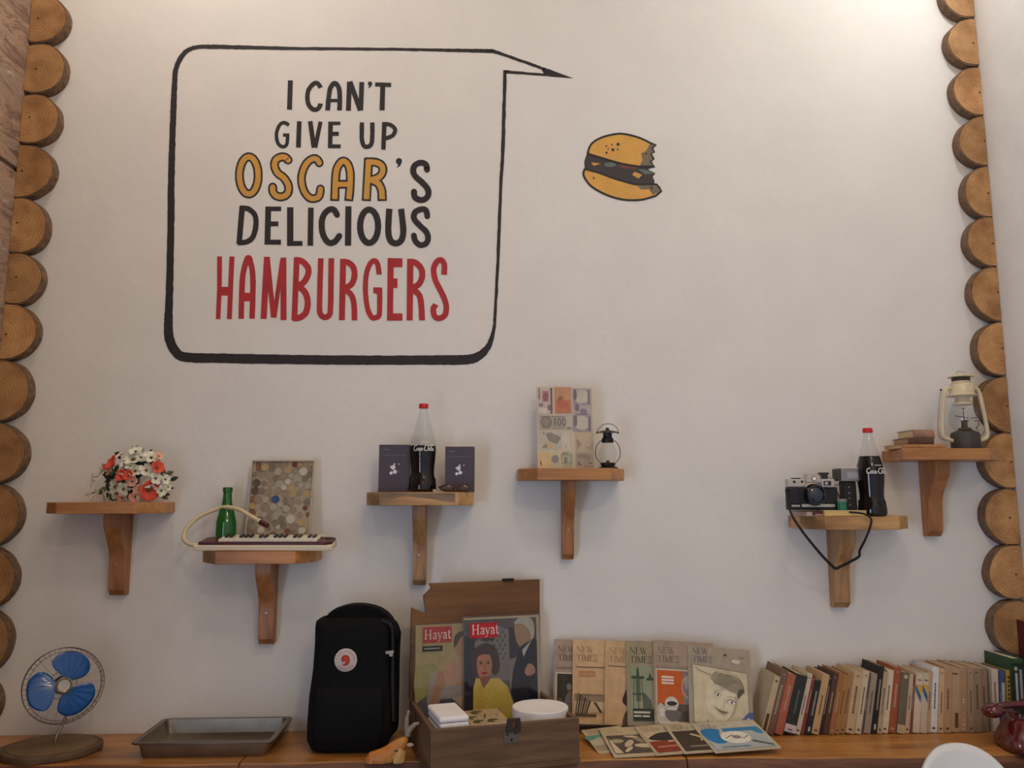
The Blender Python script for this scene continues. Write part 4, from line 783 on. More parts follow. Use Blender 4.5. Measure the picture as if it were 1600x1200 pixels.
# ---- old books and oil lantern on the highest shelf
s6 = sh6+.0005; lk = 1/7.5/516
def old_book(cx0, cx1, z0, h, dep, cover, pages, label, rz, wav):
    a = P(1370+cx0/7.5, 690, -.04).x; b = P(1370+cx1/7.5, 690, -.145).x; w = b-a
    t = thing('old_book', ((a+b)/2, -.092, s6+z0), label, 'book', 'stack of old books', rz=rz)
    r_ = random.Random(int(cx0))
    def worn(v): return v+Vector((r_.uniform(-1, 1)*wav, r_.uniform(-1, 1)*wav, r_.uniform(-.3, .3)*wav*(1 if v.z > .003 else 0)))
    pg = MB(); n = 8
    pg.box((0, 0, h/2), (w-.006, dep-.006, h-.003)); pg.build('pages', pages, t)
    for zc_ in (.0009, h-.0009):
        c = MB(); xs_ = [-w/2+w*i/6 for i in range(7)]
        vs = []; 
        for j, yy in enumerate((-dep/2, dep/2)):
            for zz in (-.0008, .0008):
                for x in xs_: vs.append((x+r_.uniform(-1, 1)*wav*(j == 0), yy+r_.uniform(-1, 1)*wav, zc_+zz))
        g = lambda j, k, i: j*14+k*7+i
        fs = []
        for i in range(6): fs += [(g(0, 0, i), g(1, 0, i), g(1, 0, i+1), g(0, 0, i+1)), (g(0, 1, i), g(0, 1, i+1), g(1, 1, i+1), g(1, 1, i)), (g(0, 0, i), g(0, 0, i+1), g(0, 1, i+1), g(0, 1, i)), (g(1, 0, i), g(1, 1, i), g(1, 1, i+1), g(1, 0, i+1))]
        fs += [(g(0, 0, 0), g(0, 1, 0), g(1, 1, 0), g(1, 0, 0)), (g(0, 0, 6), g(1, 0, 6), g(1, 1, 6), g(0, 1, 6))]
        c.add(vs, fs).build('cover', cover, t)
    MB().tube([(-w/2+.002, -dep/2+.001, h/2), (w/2-.002, -dep/2+.001, h/2)], [h/2-.0004]*2, 10).map(lambda v: Vector((v.x, -dep/2+.001+(v.y+dep/2-.001)*.35, v.z))).build('spine', cover, t, True)
old_book(75, 815, 0, .0125, .105, mat('worn_tan_cover', (176, 128, 82), .8, var=.25, vs=40), mat('aged_pages', (196, 158, 110), .85, var=.2, vs=250, stretch=(.05, .05, 1)), 'thin tan book at the bottom of the old stack', .01, .002)
old_book(170, 690, .0127, .020, .095, mat('worn_brown_cover', (92, 62, 48), .8, var=.3, vs=40), mat('aged_pages2', (168, 136, 104), .85), 'dark brown book in the middle of the old stack', -.02, .0012)
old_book(225, 700, .0329, .024, .09, mat('worn_light_cover', (172, 130, 98), .85, c2=(128, 100, 86), vs=26), mat('aged_pages3', (200, 170, 130), .85), 'tattered light brown book on top of the old stack', .03, .0025)
lt = thing('oil_lantern', (P(1370+1040/7.5, 696, -.11).x, -.112, s6), 'cream hurricane oil lantern with dark tank and glass globe', 'lantern')
crm = mat('cream_enamel', (206, 190, 156), .35, var=.12, vs=18, coat=.2); tank = mat('dark_tank', (64, 58, 52), .5, .2, var=.15, vs=30)
H = lambda cy: (1020-cy)*lk
MB().lathe([(0, 0), (.040, 0), (.0415, .002), (.0415, H(850)), (.038, H(822)), (.026, H(800)), (.012, H(792)), (0, H(792))], 36).build('fuel_tank', tank, lt, True, ang=35)
MB().lathe([(.018, H(800)), (.020, H(790)), (.018, H(770)), (.009, H(760)), (.008, H(690)), (.010, H(685)), (.010, H(676)), (0, H(674))], 20).build('burner', mat('tarnished_brass', (96, 82, 64), .45, .6), lt, True)
MB().tube([(0, -.001, H(690)), (0, -.001, H(540))], .0012, 6).tube([(-.0045, -.001, H(532)), (.0045, -.001, H(532))], .0012, 6).build('wick_rod', blk, lt, True)
MB().lathe(cr([(.026, H(800)), (.036, H(740)), (.0415, H(670)), (.0395, H(590)), (.032, H(520)), (.027, H(478))], 5), 32).build('glass', clear, lt, True, ang=80)
MB().lathe([(.028, H(490)), (.0275, H(462)), (.023, H(452)), (.020, H(425)), (.021, H(392)), (.0225, H(388))], 28).build('chimney_base', crm, lt, True, ang=35)
MB().lathe([(.0225, H(392)), (.0435, H(386)), (.044, H(378)), (.036, H(358)), (.0355, H(350)), (.0355, H(255)), (.033, H(240)), (.027, H(225)), (.026, H(205)), (.0, H(205))], 32).build('chimney', crm, lt, True, ang=35)
MB().lathe([(.020, H(205)), (.0255, H(200)), (.0265, H(175)), (.0255, H(162)), (.0, H(160))], 24).build('vent_collar', mat('dark_vent', (70, 58, 48), .5, .4), lt, True)
MB().lathe([(.0, H(166)), (.037, H(156)), (.0375, H(150)), (.028, H(130)), (.012, H(118)), (0, H(115))], 28).build('hood', crm, lt, True, ang=30)
for a in range(10): MB().ball((.030*math.cos(a*.628), .030*math.sin(a*.628), H(372)+.001), (.003, .003, .004), 8, 5).build('vent_hole', blk, lt, True)
MB().tube(cr([(-.007, 0, H(122)), (-.0125, 0, H(98)), (-.006, 0, H(84)), (.006, 0, H(84)), (.0125, 0, H(98)), (.007, 0, H(122))], 4), .0009, 6).build('lifting_ring', mat('steel_wire', (150, 140, 124), .4, .7), lt, True)
for s_ in (-1, 1):
    MB().tube(cr([(s_*.034, 0, H(290)), (s_*.045, 0, H(288)), (s_*.055, 0, H(335)), (s_*.061, 0, H(470)), (s_*.069, 0, H(690)), (s_*.0715, 0, H(830)), (s_*.066, 0, H(885)), (s_*.046, 0, H(915)), (s_*.038, 0, H(920))], 5), .0062, 10).build('frame_tube', crm, lt, True)
    MB().tube(cr([(s_*.004, -.028, H(660)), (s_*.02, -.038, H(655)), (s_*.041, -.022, H(630))], 5), .0011, 6).build('globe_wire', mat('rusty_wire', (80, 58, 44), .6, .4), lt, True)
    MB().tube(cr([(s_*.008, -.036, H(700)), (s_*.018, -.037, H(690)), (s_*.024, -.034, H(735)), (s_*.018, -.030, H(785)), (s_*.026, -.028, H(800))], 5), .0012, 6).build('globe_wire', mat('rusty_wire', (80, 58, 44), .6, .4), lt, True)
    MB().ball((s_*.066, 0, H(310)), .0035, 8, 6).build('bail_hook', mat('rusty_wire', (80, 58, 44), .6, .4), lt, True)
MB().tube(cr([(-.066, 0, H(310)), (-.067, .006, H(400)), (-.072, .012, H(600)), (-.074, .018, H(800)), (-.05, .040, H(895)), (0, .048, H(905)), (.05, .040, H(895)), (.074, .018, H(800)), (.072, .012, H(600)), (.067, .006, H(400)), (.066, 0, H(310))], 5), .0010, 6).build('bail_handle', mat('steel_wire', (150, 140, 124), .4, .7), lt, True)

# ============================================================ the counter
CT = P(190, 1146).z
ctop = wood('counter_wood', (196, 138, 66), (152, 94, 40), 'x', .9, .38, 1, .25); barkc = wood('counter_live_edge', (128, 84, 56), (74, 44, 32), 'x', 1.3, .7, 1)
ct = thing('counter', (0, 0, 0), 'long honey wood counter with rough dark live edge along the wall', 'counter')
def front(x): return -.268-.030*(x+1.5)/1.5*(1 if x < 0 else 1)-.006*math.sin(x*7+1)-.003*math.sin(x*19)
for x0, x1 in ((XL+.014, -.722), (-.718, .443), (.447, XR-.001)):
    n = 24; xs_ = [x0+(x1-x0)*i/n for i in range(n+1)]
    poly = [(x0, -.001)]+[(x, front(x)) for x in xs_]+[(x1, -.001)]
    b_ = MB().prism(poly, CT-.042, CT, 'xy').build('board', ctop, ct, bevel=.002)
    mb = MB(); rows = []
    for x in xs_:
        f = front(x); e = .012+.004*math.sin(x*23)+.003*math.sin(x*51+1)
        rows.append([(x, f+.0005, CT-.003), (x, f-e*.6, CT-.010), (x, f-e, CT-.024), (x, f-e*.5, CT-.040), (x, f+.0005, CT-.0415)])
    vs = [p for r in rows for p in r]
    fs = [(i*5+j, i*5+5+j, i*5+6+j, i*5+1+j) for i in range(n) for j in range(4)]+[(0, 1, 2, 3, 4), tuple(n*5+4-j for j in range(5))]
    mb.add(vs, fs).build('live_edge', barkc, b_, True, ang=60)
for x in (-1.2, -.4, .5, 1.3):
    MB().prism([(-.002, CT-.043), (-.24, CT-.043), (-.20, CT-.09), (-.05, CT-.30), (-.002, CT-.30)], x-.025, x+.025, 'yz').build('bracket', pinez[0], ct)

# ---- desk fan on a slice of wood
fb = PZ(81, 1163, CT+.02)
fan = thing('desk_fan', (fb.x, fb.y, CT+.0005), 'desk fan with three blue blades in a wire cage on a wood slice', 'fan')
sl_ = [(x*(1+.03*math.sin(i*.31)+.01*math.sin(i*.94)), y*(1+.035*math.sin(i*.47+1))) for i, (x, y) in enumerate(ell(0, 0, .124, .110, 40))]
bs_ = MB().prism(sl_, 0, .018, 'xy').build('wooden_base', mat('dark_wood_slice', (92, 70, 46), .7, var=.3, vs=18, bump=.3, bs=40), fan, bevel=.004)
MB().prism([(x*.88, y*.88) for x, y in sl_], .0178, .0195, 'xy').build('slice_top', mat('slice_top', (110, 84, 54), .65, var=.25, vs=14), bs_)
hd_w = P(99, 1071, fb.y-.02); hc = Vector((hd_w.x-fb.x, -.02, hd_w.z-CT))
steel = mat('fan_steel', (150, 140, 126), .3, .8); wirem = mat('fan_wire', (96, 78, 62), .45, .7); bluem = mat('blue_plastic', (12, 80, 146), .22, var=.1, vs=15, coat=.4)
MB().tube(cr([(.004, .01, .018), (.006, .012, .04), (hc.x-.01, .03, hc.z-.09), (hc.x-.012, .038, hc.z-.02)], 5), .0045, 8).build('stand', steel, fan, True)
head = MB().lathe([(0, -.075), (.022, -.072), (.03, -.05), (.03, -.022), (.02, -.012), (.0, -.012)], 24, M=RX).build('motor', mat('fan_motor', (60, 56, 54), .5), fan, True, loc=hc, rot=(math.radians(-9), 0, math.radians(31)))
for k, a in enumerate((62, 182, 302)):
    mb = MB(); nu, nv = 18, 10; vs = []
    for i in range(nu+1):
        s_ = -1+2*i/nu
        for j in range(nv+1):
            t = j/nv; rr = .012+t*(.108*(1-.20*abs(s_)**3)-.012+.002)
            an = math.radians(a)+math.radians(50)*s_*(.55+.45*math.sin(t*2.2))+.16*t
            y = -.012*s_*(.3+.9*t)*1.0+.006*t*t - (.0013*math.cos(s_*math.pi*6.5)*max(0, min(1, (t-.25)*3))*(1 if t < .93 else .2))
            vs.append((rr*math.cos(an), y-.004, rr*math.sin(an)))
    fs = [(i*(nv+1)+j, i*(nv+1)+j+1, (i+1)*(nv+1)+j+1, (i+1)*(nv+1)+j) for i in range(nu) for j in range(nv)]
    o = mb.add(vs, fs).build('blade', bluem, fan, True, ang=70, loc=hc, rot=head.rotation_euler)
    so = o.modifiers.new('solid', 'SOLIDIFY'); so.thickness = .0015
MB().lathe([(.0, .012), (.022, .012), (.027, .016), (.027, .022), (.022, .027), (.019, .022), (0, .021)], 28, M=RX).build('hub', mat('hub_chrome', (176, 166, 150), .2, .8), fan, True, loc=hc, rot=head.rotation_euler)
cg = MB()
def ring(r, y, n=48): return [(r*math.cos(2*math.pi*k/n), y, r*math.sin(2*math.pi*k/n)) for k in range(n)]
cg.tube(ring(.123, -.022), .0013, 6, True).tube(ring(.111, -.034), .0010, 6, True).tube(ring(.122, .022), .0012, 6, True).tube(ring(.045, .036), .0009, 6, True)
for k in range(44):
    a = 2*math.pi*k/44; c_, s_ = math.cos(a), math.sin(a)
    cg.tube([(.111*c_, -.034, .111*s_), (.1235*c_, -.022, .1235*s_), (.1225*c_, .022, .1225*s_)], .0007, 4)
    if k % 2 == 0: cg.tube([(.122*c_, .022, .122*s_), (.045*c_, .036, .045*s_), (.025*c_, .036, .025*s_)], .0006, 4)
cg.build('wire_cage', wirem, fan, True, loc=hc, rot=head.rotation_euler)
for o in fan.children:
    if o.name.split('.')[0] in ('motor', 'blade', 'hub', 'wire_cage'): o.scale = (.79, .79, .79)
MB().tube(cr([(-.06, .06, .02), (-.11, .05, .012), (-.15, .04, .004), (-.17, .02, .003)], 5), .003, 8).build('cord', mat('grey_cord', (120, 112, 100), .5), fan, True)

# ---- steel pan
tz = CT+.0005; TFL, TFR = PZ(205, 1162, CT+.04), PZ(424, 1162, CT+.04)
tr = thing('roasting_pan', ((TFL.x+TFR.x)/2, -.130, tz), 'shallow rectangular steel roasting pan lying on the counter', 'pan')
stl = mat('dull_steel', (140, 130, 116), .38, .85, var=.2, vs=9, bump=.05, bs=20); hw, hd2 = (TFR.x-TFL.x)/2, .118
def rrect(a, b, r, n=5):
    o = []
    for cx, cy, a0 in ((a-r, b-r, 0), (-a+r, b-r, 90), (-a+r, -b+r, 180), (a-r, -b+r, 270)):
        for k in range(n+1): t = math.radians(a0+90*k/n); o.append((cx+r*math.cos(t), cy+r*math.sin(t)))
    return o
def loft(secs, cap0=True, cap1=True):
    mb = MB(); n = len(secs[0]); vs = [p for s_ in secs for p in s_]
    fs = [(i*n+k, i*n+(k+1) % n, (i+1)*n+(k+1) % n, (i+1)*n+k) for i in range(len(secs)-1) for k in range(n)]
    if cap0: fs.append(tuple(range(n))[::-1])
    if cap1: fs.append(tuple((len(secs)-1)*n+k for k in range(n)))
    return mb.add(vs, fs)
sec = lambda a, b, r, z: [(x, y, z) for x, y in rrect(a, b, r)]
loft([sec(hw-.024, hd2-.018, .012, 0), sec(hw-.022, hd2-.016, .012, .003), sec(hw-.012, hd2-.010, .014, .038), sec(hw-.003, hd2-.002, .016, .040), sec(hw, hd2, .016, .038), sec(hw, hd2, .016, .041), sec(hw-.012, hd2-.010, .014, .0425), sec(hw-.020, hd2-.017, .012, .006), sec(hw-.030, hd2-.026, .010, .003)]).build('pan_body', stl, tr, True, ang=50)
MB().tube([(x, y, .0398) for x, y in rrect(hw, hd2, .016)], .0028, 8, True).build('rolled_rim', mat('rim_steel', (110, 100, 90), .3, .85), tr, True)

# ---- black backpack
bk = mat('black_canvas', (13, 12, 12), .9, bump=.3, bs=300, spec=.25); bk2 = mat('black_webbing', (9, 8, 9), .7)
bpx0, bpx1 = P(484, 1100, -.20).x, P(612, 1100, -.20).x; bw2 = (bpx1-bpx0)/2
bpk = thing('backpack', ((bpx0+bpx1)/2, -.150, CT+.0005), 'black canvas backpack with a round red and white patch', 'backpack')
def ssec(a, b, z, cx=0., cy=0., n=36, e=4.5): 
    o = []
    for k in range(n):
        t = 2*math.pi*k/n; c_, s_ = math.cos(t), math.sin(t)
        o.append((cx+a*math.copysign(abs(c_)**(2/e), c_), cy+b*math.copysign(abs(s_)**(2/e), s_), z))
    return o
loft([ssec(bw2*.80, .06, 0, -.004), ssec(bw2*.92, .078, .006, -.004), ssec(bw2*1.03, .086, .03, -.004), ssec(bw2*1.07, .088, .07), ssec(bw2*1.05, .082, .14), ssec(bw2*.98, .074, .21), ssec(bw2*.96, .070, .28), ssec(bw2*.965, .068, .325), ssec(bw2*.95, .062, .338), ssec(bw2*.86, .05, .344), ssec(bw2*.5, .03, .346)]).build('body', bk, bpk, True, ang=60)
loft([[(x, y-.079, z) for x, y, z in ssec(bw2*.72, .010, .03)], [(x, y-.082, z) for x, y, z in ssec(bw2*.80, .020, .045)], [(x, y-.080, z) for x, y, z in ssec(bw2*.82, .020, .12)], [(x, y-.074, z) for x, y, z in ssec(bw2*.80, .014, .165)], [(x, y-.070, z) for x, y, z in ssec(bw2*.76, .006, .172)]]).build('front_pocket', bk, bpk, True, ang=60)
def bigstrap(path, w, t, nm, m=bk2):
    q = cr(path, 7); vs = []; n = len(q)
    for i, p in enumerate(q):
        a = Vector(q[max(i-1, 0)]); b = Vector(q[min(i+1, n-1)]); tt = (b-a).normalized(); sd = Vector((0, 1, 0)); nn = tt.cross(sd).normalized()
        for e, f in ((-1, -1), (1, -1), (1, 1), (-1, 1)): vs.append(Vector(p)+sd*e*w/2+nn*f*t/2)
    fs = [(i*4+j, i*4+(j+1) % 4, i*4+4+(j+1) % 4, i*4+4+j) for i in range(n-1) for j in range(4)]+[(0, 1, 2, 3), (n*4-4, n*4-1, n*4-2, n*4-3)]
    return MB().add(vs, fs).build(nm, m, bpk, True, bevel=.001)
bigstrap([(-bw2*.72, .0, .325), (-bw2*.60, 0, .355), (-bw2*.2, 0, .372), (bw2*.2, 0, .374), (bw2*.62, 0, .362), (bw2*.9, 0, .335), (bw2*1.02, 0, .29)], .05, .012, 'carry_handle', bk)
MB().prism([(-bw2*.74, .325), (-bw2*.66, .350), (-bw2*.45, .366), (-bw2*.1, .374), (bw2*.25, .374), (bw2*.6, .362), (bw2*.9, .334), (bw2*.9, .325)], -.022, .022).build('folded_top', bk, bpk, bevel=.006)
bigstrap([(bw2*.70, -.045, .342), (bw2*.95, -.045, .325), (bw2*1.0, -.046, .26), (bw2*1.01, -.05, .18), (bw2*1.06, -.055, .08)], .028, .006, 'side_strap')
MB().prism([(bw2*.8, .338), (bw2*1.02, .322), (bw2*1.12, .292), (bw2*1.10, .25), (bw2*1.10, .03), (bw2*.8, .0)], .028, .07).build('back_panel', bk, bpk, bevel=.008)
pc = (P(540, 1032, -.225).x-bpk.location.x, -.0715, P(540, 1032, -.225).z-CT)
pt = MB().lathe([(0, 0), (.0305, 0), (.0305, .002), (.029, .0028), (0, .0029)], 40, M=RX).build('patch', mat('patch_white', (196, 184, 176), .7), bpk, True, loc=(pc[0], pc[1], pc[2]), label='round white patch with red fox emblem')
def font_poly(ch):
    c = bpy.data.curves.new('glyph', 'FONT'); c.body = ch; c.size = 1; c.align_x = 'CENTER'; c.resolution_u = 3
    o = bpy.data.objects.new('glyph', c); me = bpy.data.meshes.new_from_object(o)
    r = [[(me.vertices[i].co.x, me.vertices[i].co.y) for i in p.vertices] for p in me.polygons]
    bpy.data.objects.remove(o); bpy.data.curves.remove(c); bpy.data.meshes.remove(me); return r
pr = Print(.0002); redc = (170, 40, 34)
def arc_text(s, R, a0, a1, h, flip=False):
    n = len(s); pr.k += 1
    for i, ch in enumerate(s):
        a = math.radians(a0+(a1-a0)*i/(n-1))
        for p in font_poly(ch):
            q = []
            for x, y in p:
                x *= h; y = (y-.35)*h
                rr = R-y if flip else R+y
                t = a+(x/R if flip else -x/R); q.append((rr*math.cos(t), rr*math.sin(t)))
            pr.poly(q, redc, False)
arc_text('FJÄLLRÄVEN', .0238, 168, 12, .0080); arc_text('KÅNKEN', .0238, 222, 318, .0080, True)
pr.poly(cr([(-.011, .003), (-.009, .011), (-.001, .0145), (.007, .012), (.011, .004), (.0105, -.005), (.005, -.012), (-.003, -.0135), (-.009, -.0115), (-.004, -.009), (.001, -.0055), (-.001, -.001), (-.006, -.0035), (-.010, -.002)], 4, True), (186, 52, 36))
pr.poly(cr([(-.004, .004), (-.001, .009), (.004, .007), (.006, .001), (.003, -.003), (.003, .003), (.000, .005)], 4, True), (206, 90, 66))
pr.build('patch_print', prm, pt, loc=(0, -.003, 0), weld=False)
bx_ = P(609, 1019, -.21); MB().box((0, 0, 0), (.022, .004, .008), (0, -.1, 0)).box((.004, -.001, -.006), (.010, .004, .010)).build('strap_buckle', mat('pale_buckle', (160, 152, 146), .5), bpk, loc=(bx_.x-bpk.location.x, -.064, bx_.z-CT), bevel=.001)

# ---- carved bull head on the front edge
bh_ = thing('bull_carving', (P(606, 1190, -.30).x, -.297, CT+.0005), 'carved orange wood bull head with grey horns beside the wooden chest', 'carving')
def bc(cx, cy, y=0.): w = P(550+cx/12, 1100+cy/12, -.297+y); return Vector((w.x-bh_.location.x, y, max(w.z-CT, .002)))
ow = wood('orange_wood', (206, 136, 48), (158, 88, 24), 'x', 2, .4, 0, .2); lw = mat('pale_wood', (204, 160, 96), .5, c2=(172, 118, 60), vs=60); horn = mat('grey_horn', (136, 124, 108), .4, var=.2, vs=30)
def blob(pts, rad, nm, m, sy=.6):
    q = cr([tuple(p)+(r,) for p, r in zip(pts, rad)], 6); path = [Vector(p[:3]) for p in q]; rr = [max(p[3], .0008) for p in q]
    o = MB().tube(path, rr, 18); yc = path[0].y
    o.map(lambda v: Vector((v.x, yc+(v.y-yc)*sy, max(v.z, .0006)))); return o.build(nm, m, bh_, True, ang=60)
blob([bc(225, 1190), bc(330, 1100), bc(470, 1055), bc(600, 1010), bc(720, 930), bc(830, 830), bc(930, 740), bc(1035, 625)], [.006, .022, .025, .025, .023, .020, .016, .005], 'head', mat('mottled_wood', (196, 138, 66), .45, c2=(176, 98, 26), vs=18, bump=.2, bs=90, coat=.2), .68)
blob([bc(960, 860, -.01), bc(900, 960, -.01), bc(840, 1080, -.01), bc(780, 1190, -.01)], [.009, .016, .018, .014], 'jaw', lw, .5)
MB().tube(cr([bc(1040, 600), bc(1060, 520), bc(1130, 430), bc(1210, 375), bc(1265, 372)], 5), [.0085]*8+[.0065]*6+[.004]*6+[.001], 10).build('horn', horn, bh_, True)
MB().tube(cr([bc(1030, 540, .03), bc(1025, 420, .032), bc(1030, 280, .034), bc(1065, 120, .036)], 5), [.008]*6+[.0065]*5+[.005]*4+[.0015], 10).build('horn', horn, bh_, True)
MB().ball(bc(1090, 770, -.004), (.009, .003, .005), 10, 6).build('ear', mat('pale_ear', (190, 168, 140), .6), bh_, True)
MB().tube(cr([bc(790, 890, -.013), bc(840, 880, -.014), bc(885, 905, -.013)], 4), .0016, 6).build('eye_slit', mat('dark_slit', (44, 24, 12), .7), bh_, True)
for cx, cy in ((460, 980), (580, 1015), (670, 1035), (430, 1075), (560, 1100)): MB().ball(bc(cx, cy, -.0125), (.0018, .0012, .0018), 8, 5).build('knot_hole', mat('dark_slit', (44, 24, 12), .7), bh_, True)

# ---- wooden chest with a broken lid
bw_, bd_, rimh = .391, .314, .112; brz = math.atan2(.093, .38)
cc = Vector(((-.302+.078+.167-.222)/4, (-.123-.03-.333-.427)/4, CT+.0005))
chest = thing('wooden_chest', cc, 'open dark wooden chest with broken lid corner and metal hasp', 'chest', rz=brz)
dw = wood('chest_wood', (122, 90, 58), (80, 56, 36), 'x', .9, .65, 0); dw2 = wood('chest_side_wood', (126, 94, 62), (86, 62, 40), 'y', .9, .65, 0); dwl = wood('lid_wood', (142, 96, 54), (104, 66, 34), 'x', .7, .6, 0)
t_ = .013
MB().box((0, -bd_/2+t_/2, .012+(rimh-.012)/2), (bw_, t_, rimh-.012)).build('front_panel', dw, chest, bevel=.0015)
MB().box((0, bd_/2-t_/2, .012+(rimh-.012)/2), (bw_, t_, rimh-.012)).build('back_panel', dw, chest, bevel=.0015)
for s_ in (-1, 1): MB().box((s_*(bw_/2-t_/2), 0, .012+(rimh-.012)/2), (t_, bd_-2*t_-.0004, rimh-.0125)).build('side_panel', dw2, chest, bevel=.0015)
MB().box((0, 0, .006), (bw_+.004, bd_+.004, .012)).build('bottom_panel', dw, chest, bevel=.0015)
lh = P(843, 906, -.03).z-CT-rimh
lp = [(0, 0), (bw_, 0), (bw_, lh), (.052, lh-.002), (.058, lh-.016), (.036, lh-.037), (.044, lh-.086), (.002, lh-.068)]
lid = MB().prism([(x-bw_/2, z) for x, z in lp], 0, .013).build('lid', dwl, chest, loc=(0, bd_/2+.0015, rimh+.0005), rot=(0, 0, 0), bevel=.001)
MB().box((.095, -.002, lh+.002), (.034, .012, .008)).build('lid_clasp', mat('dark_iron', (46, 38, 34), .5, .6), lid)
for x in (-.12, .12): MB().tube([(x-.02, 0, 0), (x+.02, 0, 0)], .004, 8).build('hinge', mat('dark_iron', (46, 38, 34), .5, .6), chest, True, loc=(0, bd_/2+.003, rimh))
bp0 = lambda cx: ((cx-280)/(1550-280)-.5)*bw_
hx = bp0(950); hasp = mat('grey_iron', (112, 104, 96), .45, .7)
hp = MB().prism([(hx-.019, .066), (hx+.019, .068), (hx+.019, .094), (hx-.019, .092)], -bd_/2-.0025, -bd_/2).build('latch_plate', hasp, chest)
hpl = [(hx-.014, .090), (hx+.022, .094), (hx+.024, .128), (hx-.012, .124)]
hole = ell(hx+.005, .108, .0065, .0085, 14)
mb = MB()                                            # slotted hasp leaf: ring of quads between outline and hole
outl = []
for k in range(14):
    a = 2*math.pi*k/14; outl.append((hx+.005+max(-.018, min(.018, .026*math.cos(a))), .109+max(-.017, min(.017, .026*math.sin(a)))))
for yy, fl_ in ((-bd_/2-.0065, 1), (-bd_/2-.0035, 0)): mb.add([(x, yy, z) for x, z in outl]+[(x, yy, z) for x, z in hole], [(k, (k+1) % 14, 14+(k+1) % 14, 14+k) if fl_ else (k, 14+k, 14+(k+1) % 14, (k+1) % 14) for k in range(14)])
mb.add([(x, -bd_/2-.0065, z) for x, z in outl]+[(x, -bd_/2-.0035, z) for x, z in outl], [(k, 14+k, 14+(k+1) % 14, (k+1) % 14) for k in range(14)])
mb.build('hasp_leaf', mat('dark_iron2', (70, 62, 58), .4, .7), chest)
for x, z in ((-.011, .088), (.011, .089), (0, .074)): MB().ball((hx+x, -bd_/2-.0025, z), (.0032, .0022, .0032), 8, 6).build('rivet', mat('dark_iron', (46, 38, 34), .5, .6), chest, True)
CM = Matrix.Translation(cc) @ Matrix.Rotation(brz, 4, 'Z')
def inbox(x, y, z): return CM @ Vector((x, y, z))
# magazines leaning inside the chest lid
zs_ = .000271
paper = mat('magazine_paper', (206, 192, 170), .7)
sleeve = glassy('plastic_sleeve', (.93, .93, .92), .06)
def sleeved(cx_l, w, top, y, label, draw, rr=0.):
    h = top-.0128
    t = thing('magazine', inbox(cx_l+w/2, y, .0128), label, 'magazine', 'two glossy magazines in the chest', rot=(math.radians(-3.0), rr, brz))
    MB().box((0, 0, h/2), (w, .003, h-.001)).build('page_block', paper, t)
    MB().box((0, -.0042, h/2+.003), (w+.014, .0006, h+.006)).build('plastic_sleeve', sleeve, t)
    pr = Print(.00012); draw(pr, w, h); pr.build('cover_print', gprint, t, loc=(0, -.0016, 0), weld=False)
def cov_r(p, w, h):
    u = lambda cx: (cx-1003)*zs_; v = lambda cy: h-(cy-140)*zs_; q = lambda l: [(u(a), v(b)) for a, b in l]; c = lambda l, n=4: cr(q(l), n, True)
    p.poly(rect(-w/2, 0, w/2, h), (92, 86, 88)); p.poly(rect(-w/2, 0, u(700), v(330)), (44, 44, 56)); p.poly(rect(u(1395), 0, w/2, h), (200, 176, 140)); p.poly(rect(-w/2, v(162), w/2, h), (196, 176, 142))
    p.poly(q([(700, 390), (960, 240), (1080, 280), (1080, 800), (900, 800), (700, 640)]), (132, 122, 118))
    for i in range(4):
        for j in range(7): p.poly(ell(u(830+i*60+(j % 2)*28), v(300+j*45), .004, .0045, 8), (92, 86, 86), i+j == 0)
    p.poly(q([(1080, 560), (1200, 560), (1180, 900), (1080, 900)]), (140, 130, 126)); p.poly(q([(1080, 260), (1180, 250), (1190, 560), (1085, 590)]), (58, 52, 54))
    p.poly(c([(1140, 250), (1180, 190), (1260, 170), (1340, 210), (1350, 300), (1330, 400), (1240, 460), (1180, 440), (1150, 350)]), (168, 134, 106)); p.poly(c([(1140, 220), (1200, 160), (1300, 158), (1360, 220), (1365, 340), (1335, 400), (1310, 300), (1240, 230)]), (190, 182, 164))
    p.poly(q([(1190, 480), (1240, 440), (1370, 380), (1395, 400), (1395, 1010), (1150, 1060), (1095, 900), (1120, 700)]), (32, 36, 46)); p.poly(q([(1225, 500), (1330, 400), (1350, 370), (1240, 570)]), (196, 186, 176)); p.poly(c([(1250, 720), (1300, 640), (1360, 680), (1365, 740), (1290, 770)]), (186, 138, 108))
    p.poly(c([(660, 520), (720, 440), (820, 408), (920, 450), (965, 560), (970, 680), (920, 740), (860, 700), (720, 740), (655, 660)]), (72, 48, 38)); p.poly(c([(725, 560), (770, 525), (860, 530), (885, 600), (880, 690), (830, 760), (770, 765), (725, 690)]), (176, 122, 96)); p.poly(q([(750, 750), (850, 740), (870, 820), (800, 880), (755, 820)]), (146, 86, 66))
    p.poly(q([(680, 850), (710, 760), (750, 760), (790, 870), (870, 770), (960, 770), (1060, 860), (1120, 1040), (1135, 1400), (670, 1400)]), (206, 178, 84)); p.stroke(q([(745, 1000), (830, 960)]), .001, (150, 122, 56))
    p.polys([ell(u(765), v(612), .0042, .0022, 10), ell(u(845), v(612), .0042, .0022, 10)], (40, 26, 24)); p.stroke(q([(745, 590), (790, 592)]), .0013, (60, 36, 28)); p.stroke(q([(822, 592), (868, 590)]), .0013, (60, 36, 28)); p.stroke(q([(805, 625), (798, 668), (812, 672)]), .0011, (140, 90, 70)); p.poly(c([(765, 708), (800, 698), (838, 708), (800, 724)]), (150, 52, 52))
    p.poly(rect(u(645), v(352), u(955), v(196)), (182, 40, 48)); text(p, 'Hayat', u(668), v(315), .0275, (226, 206, 196), 1.05); bars(p, u(765), v(368), .04, .0016, (60, 54, 52), 2)
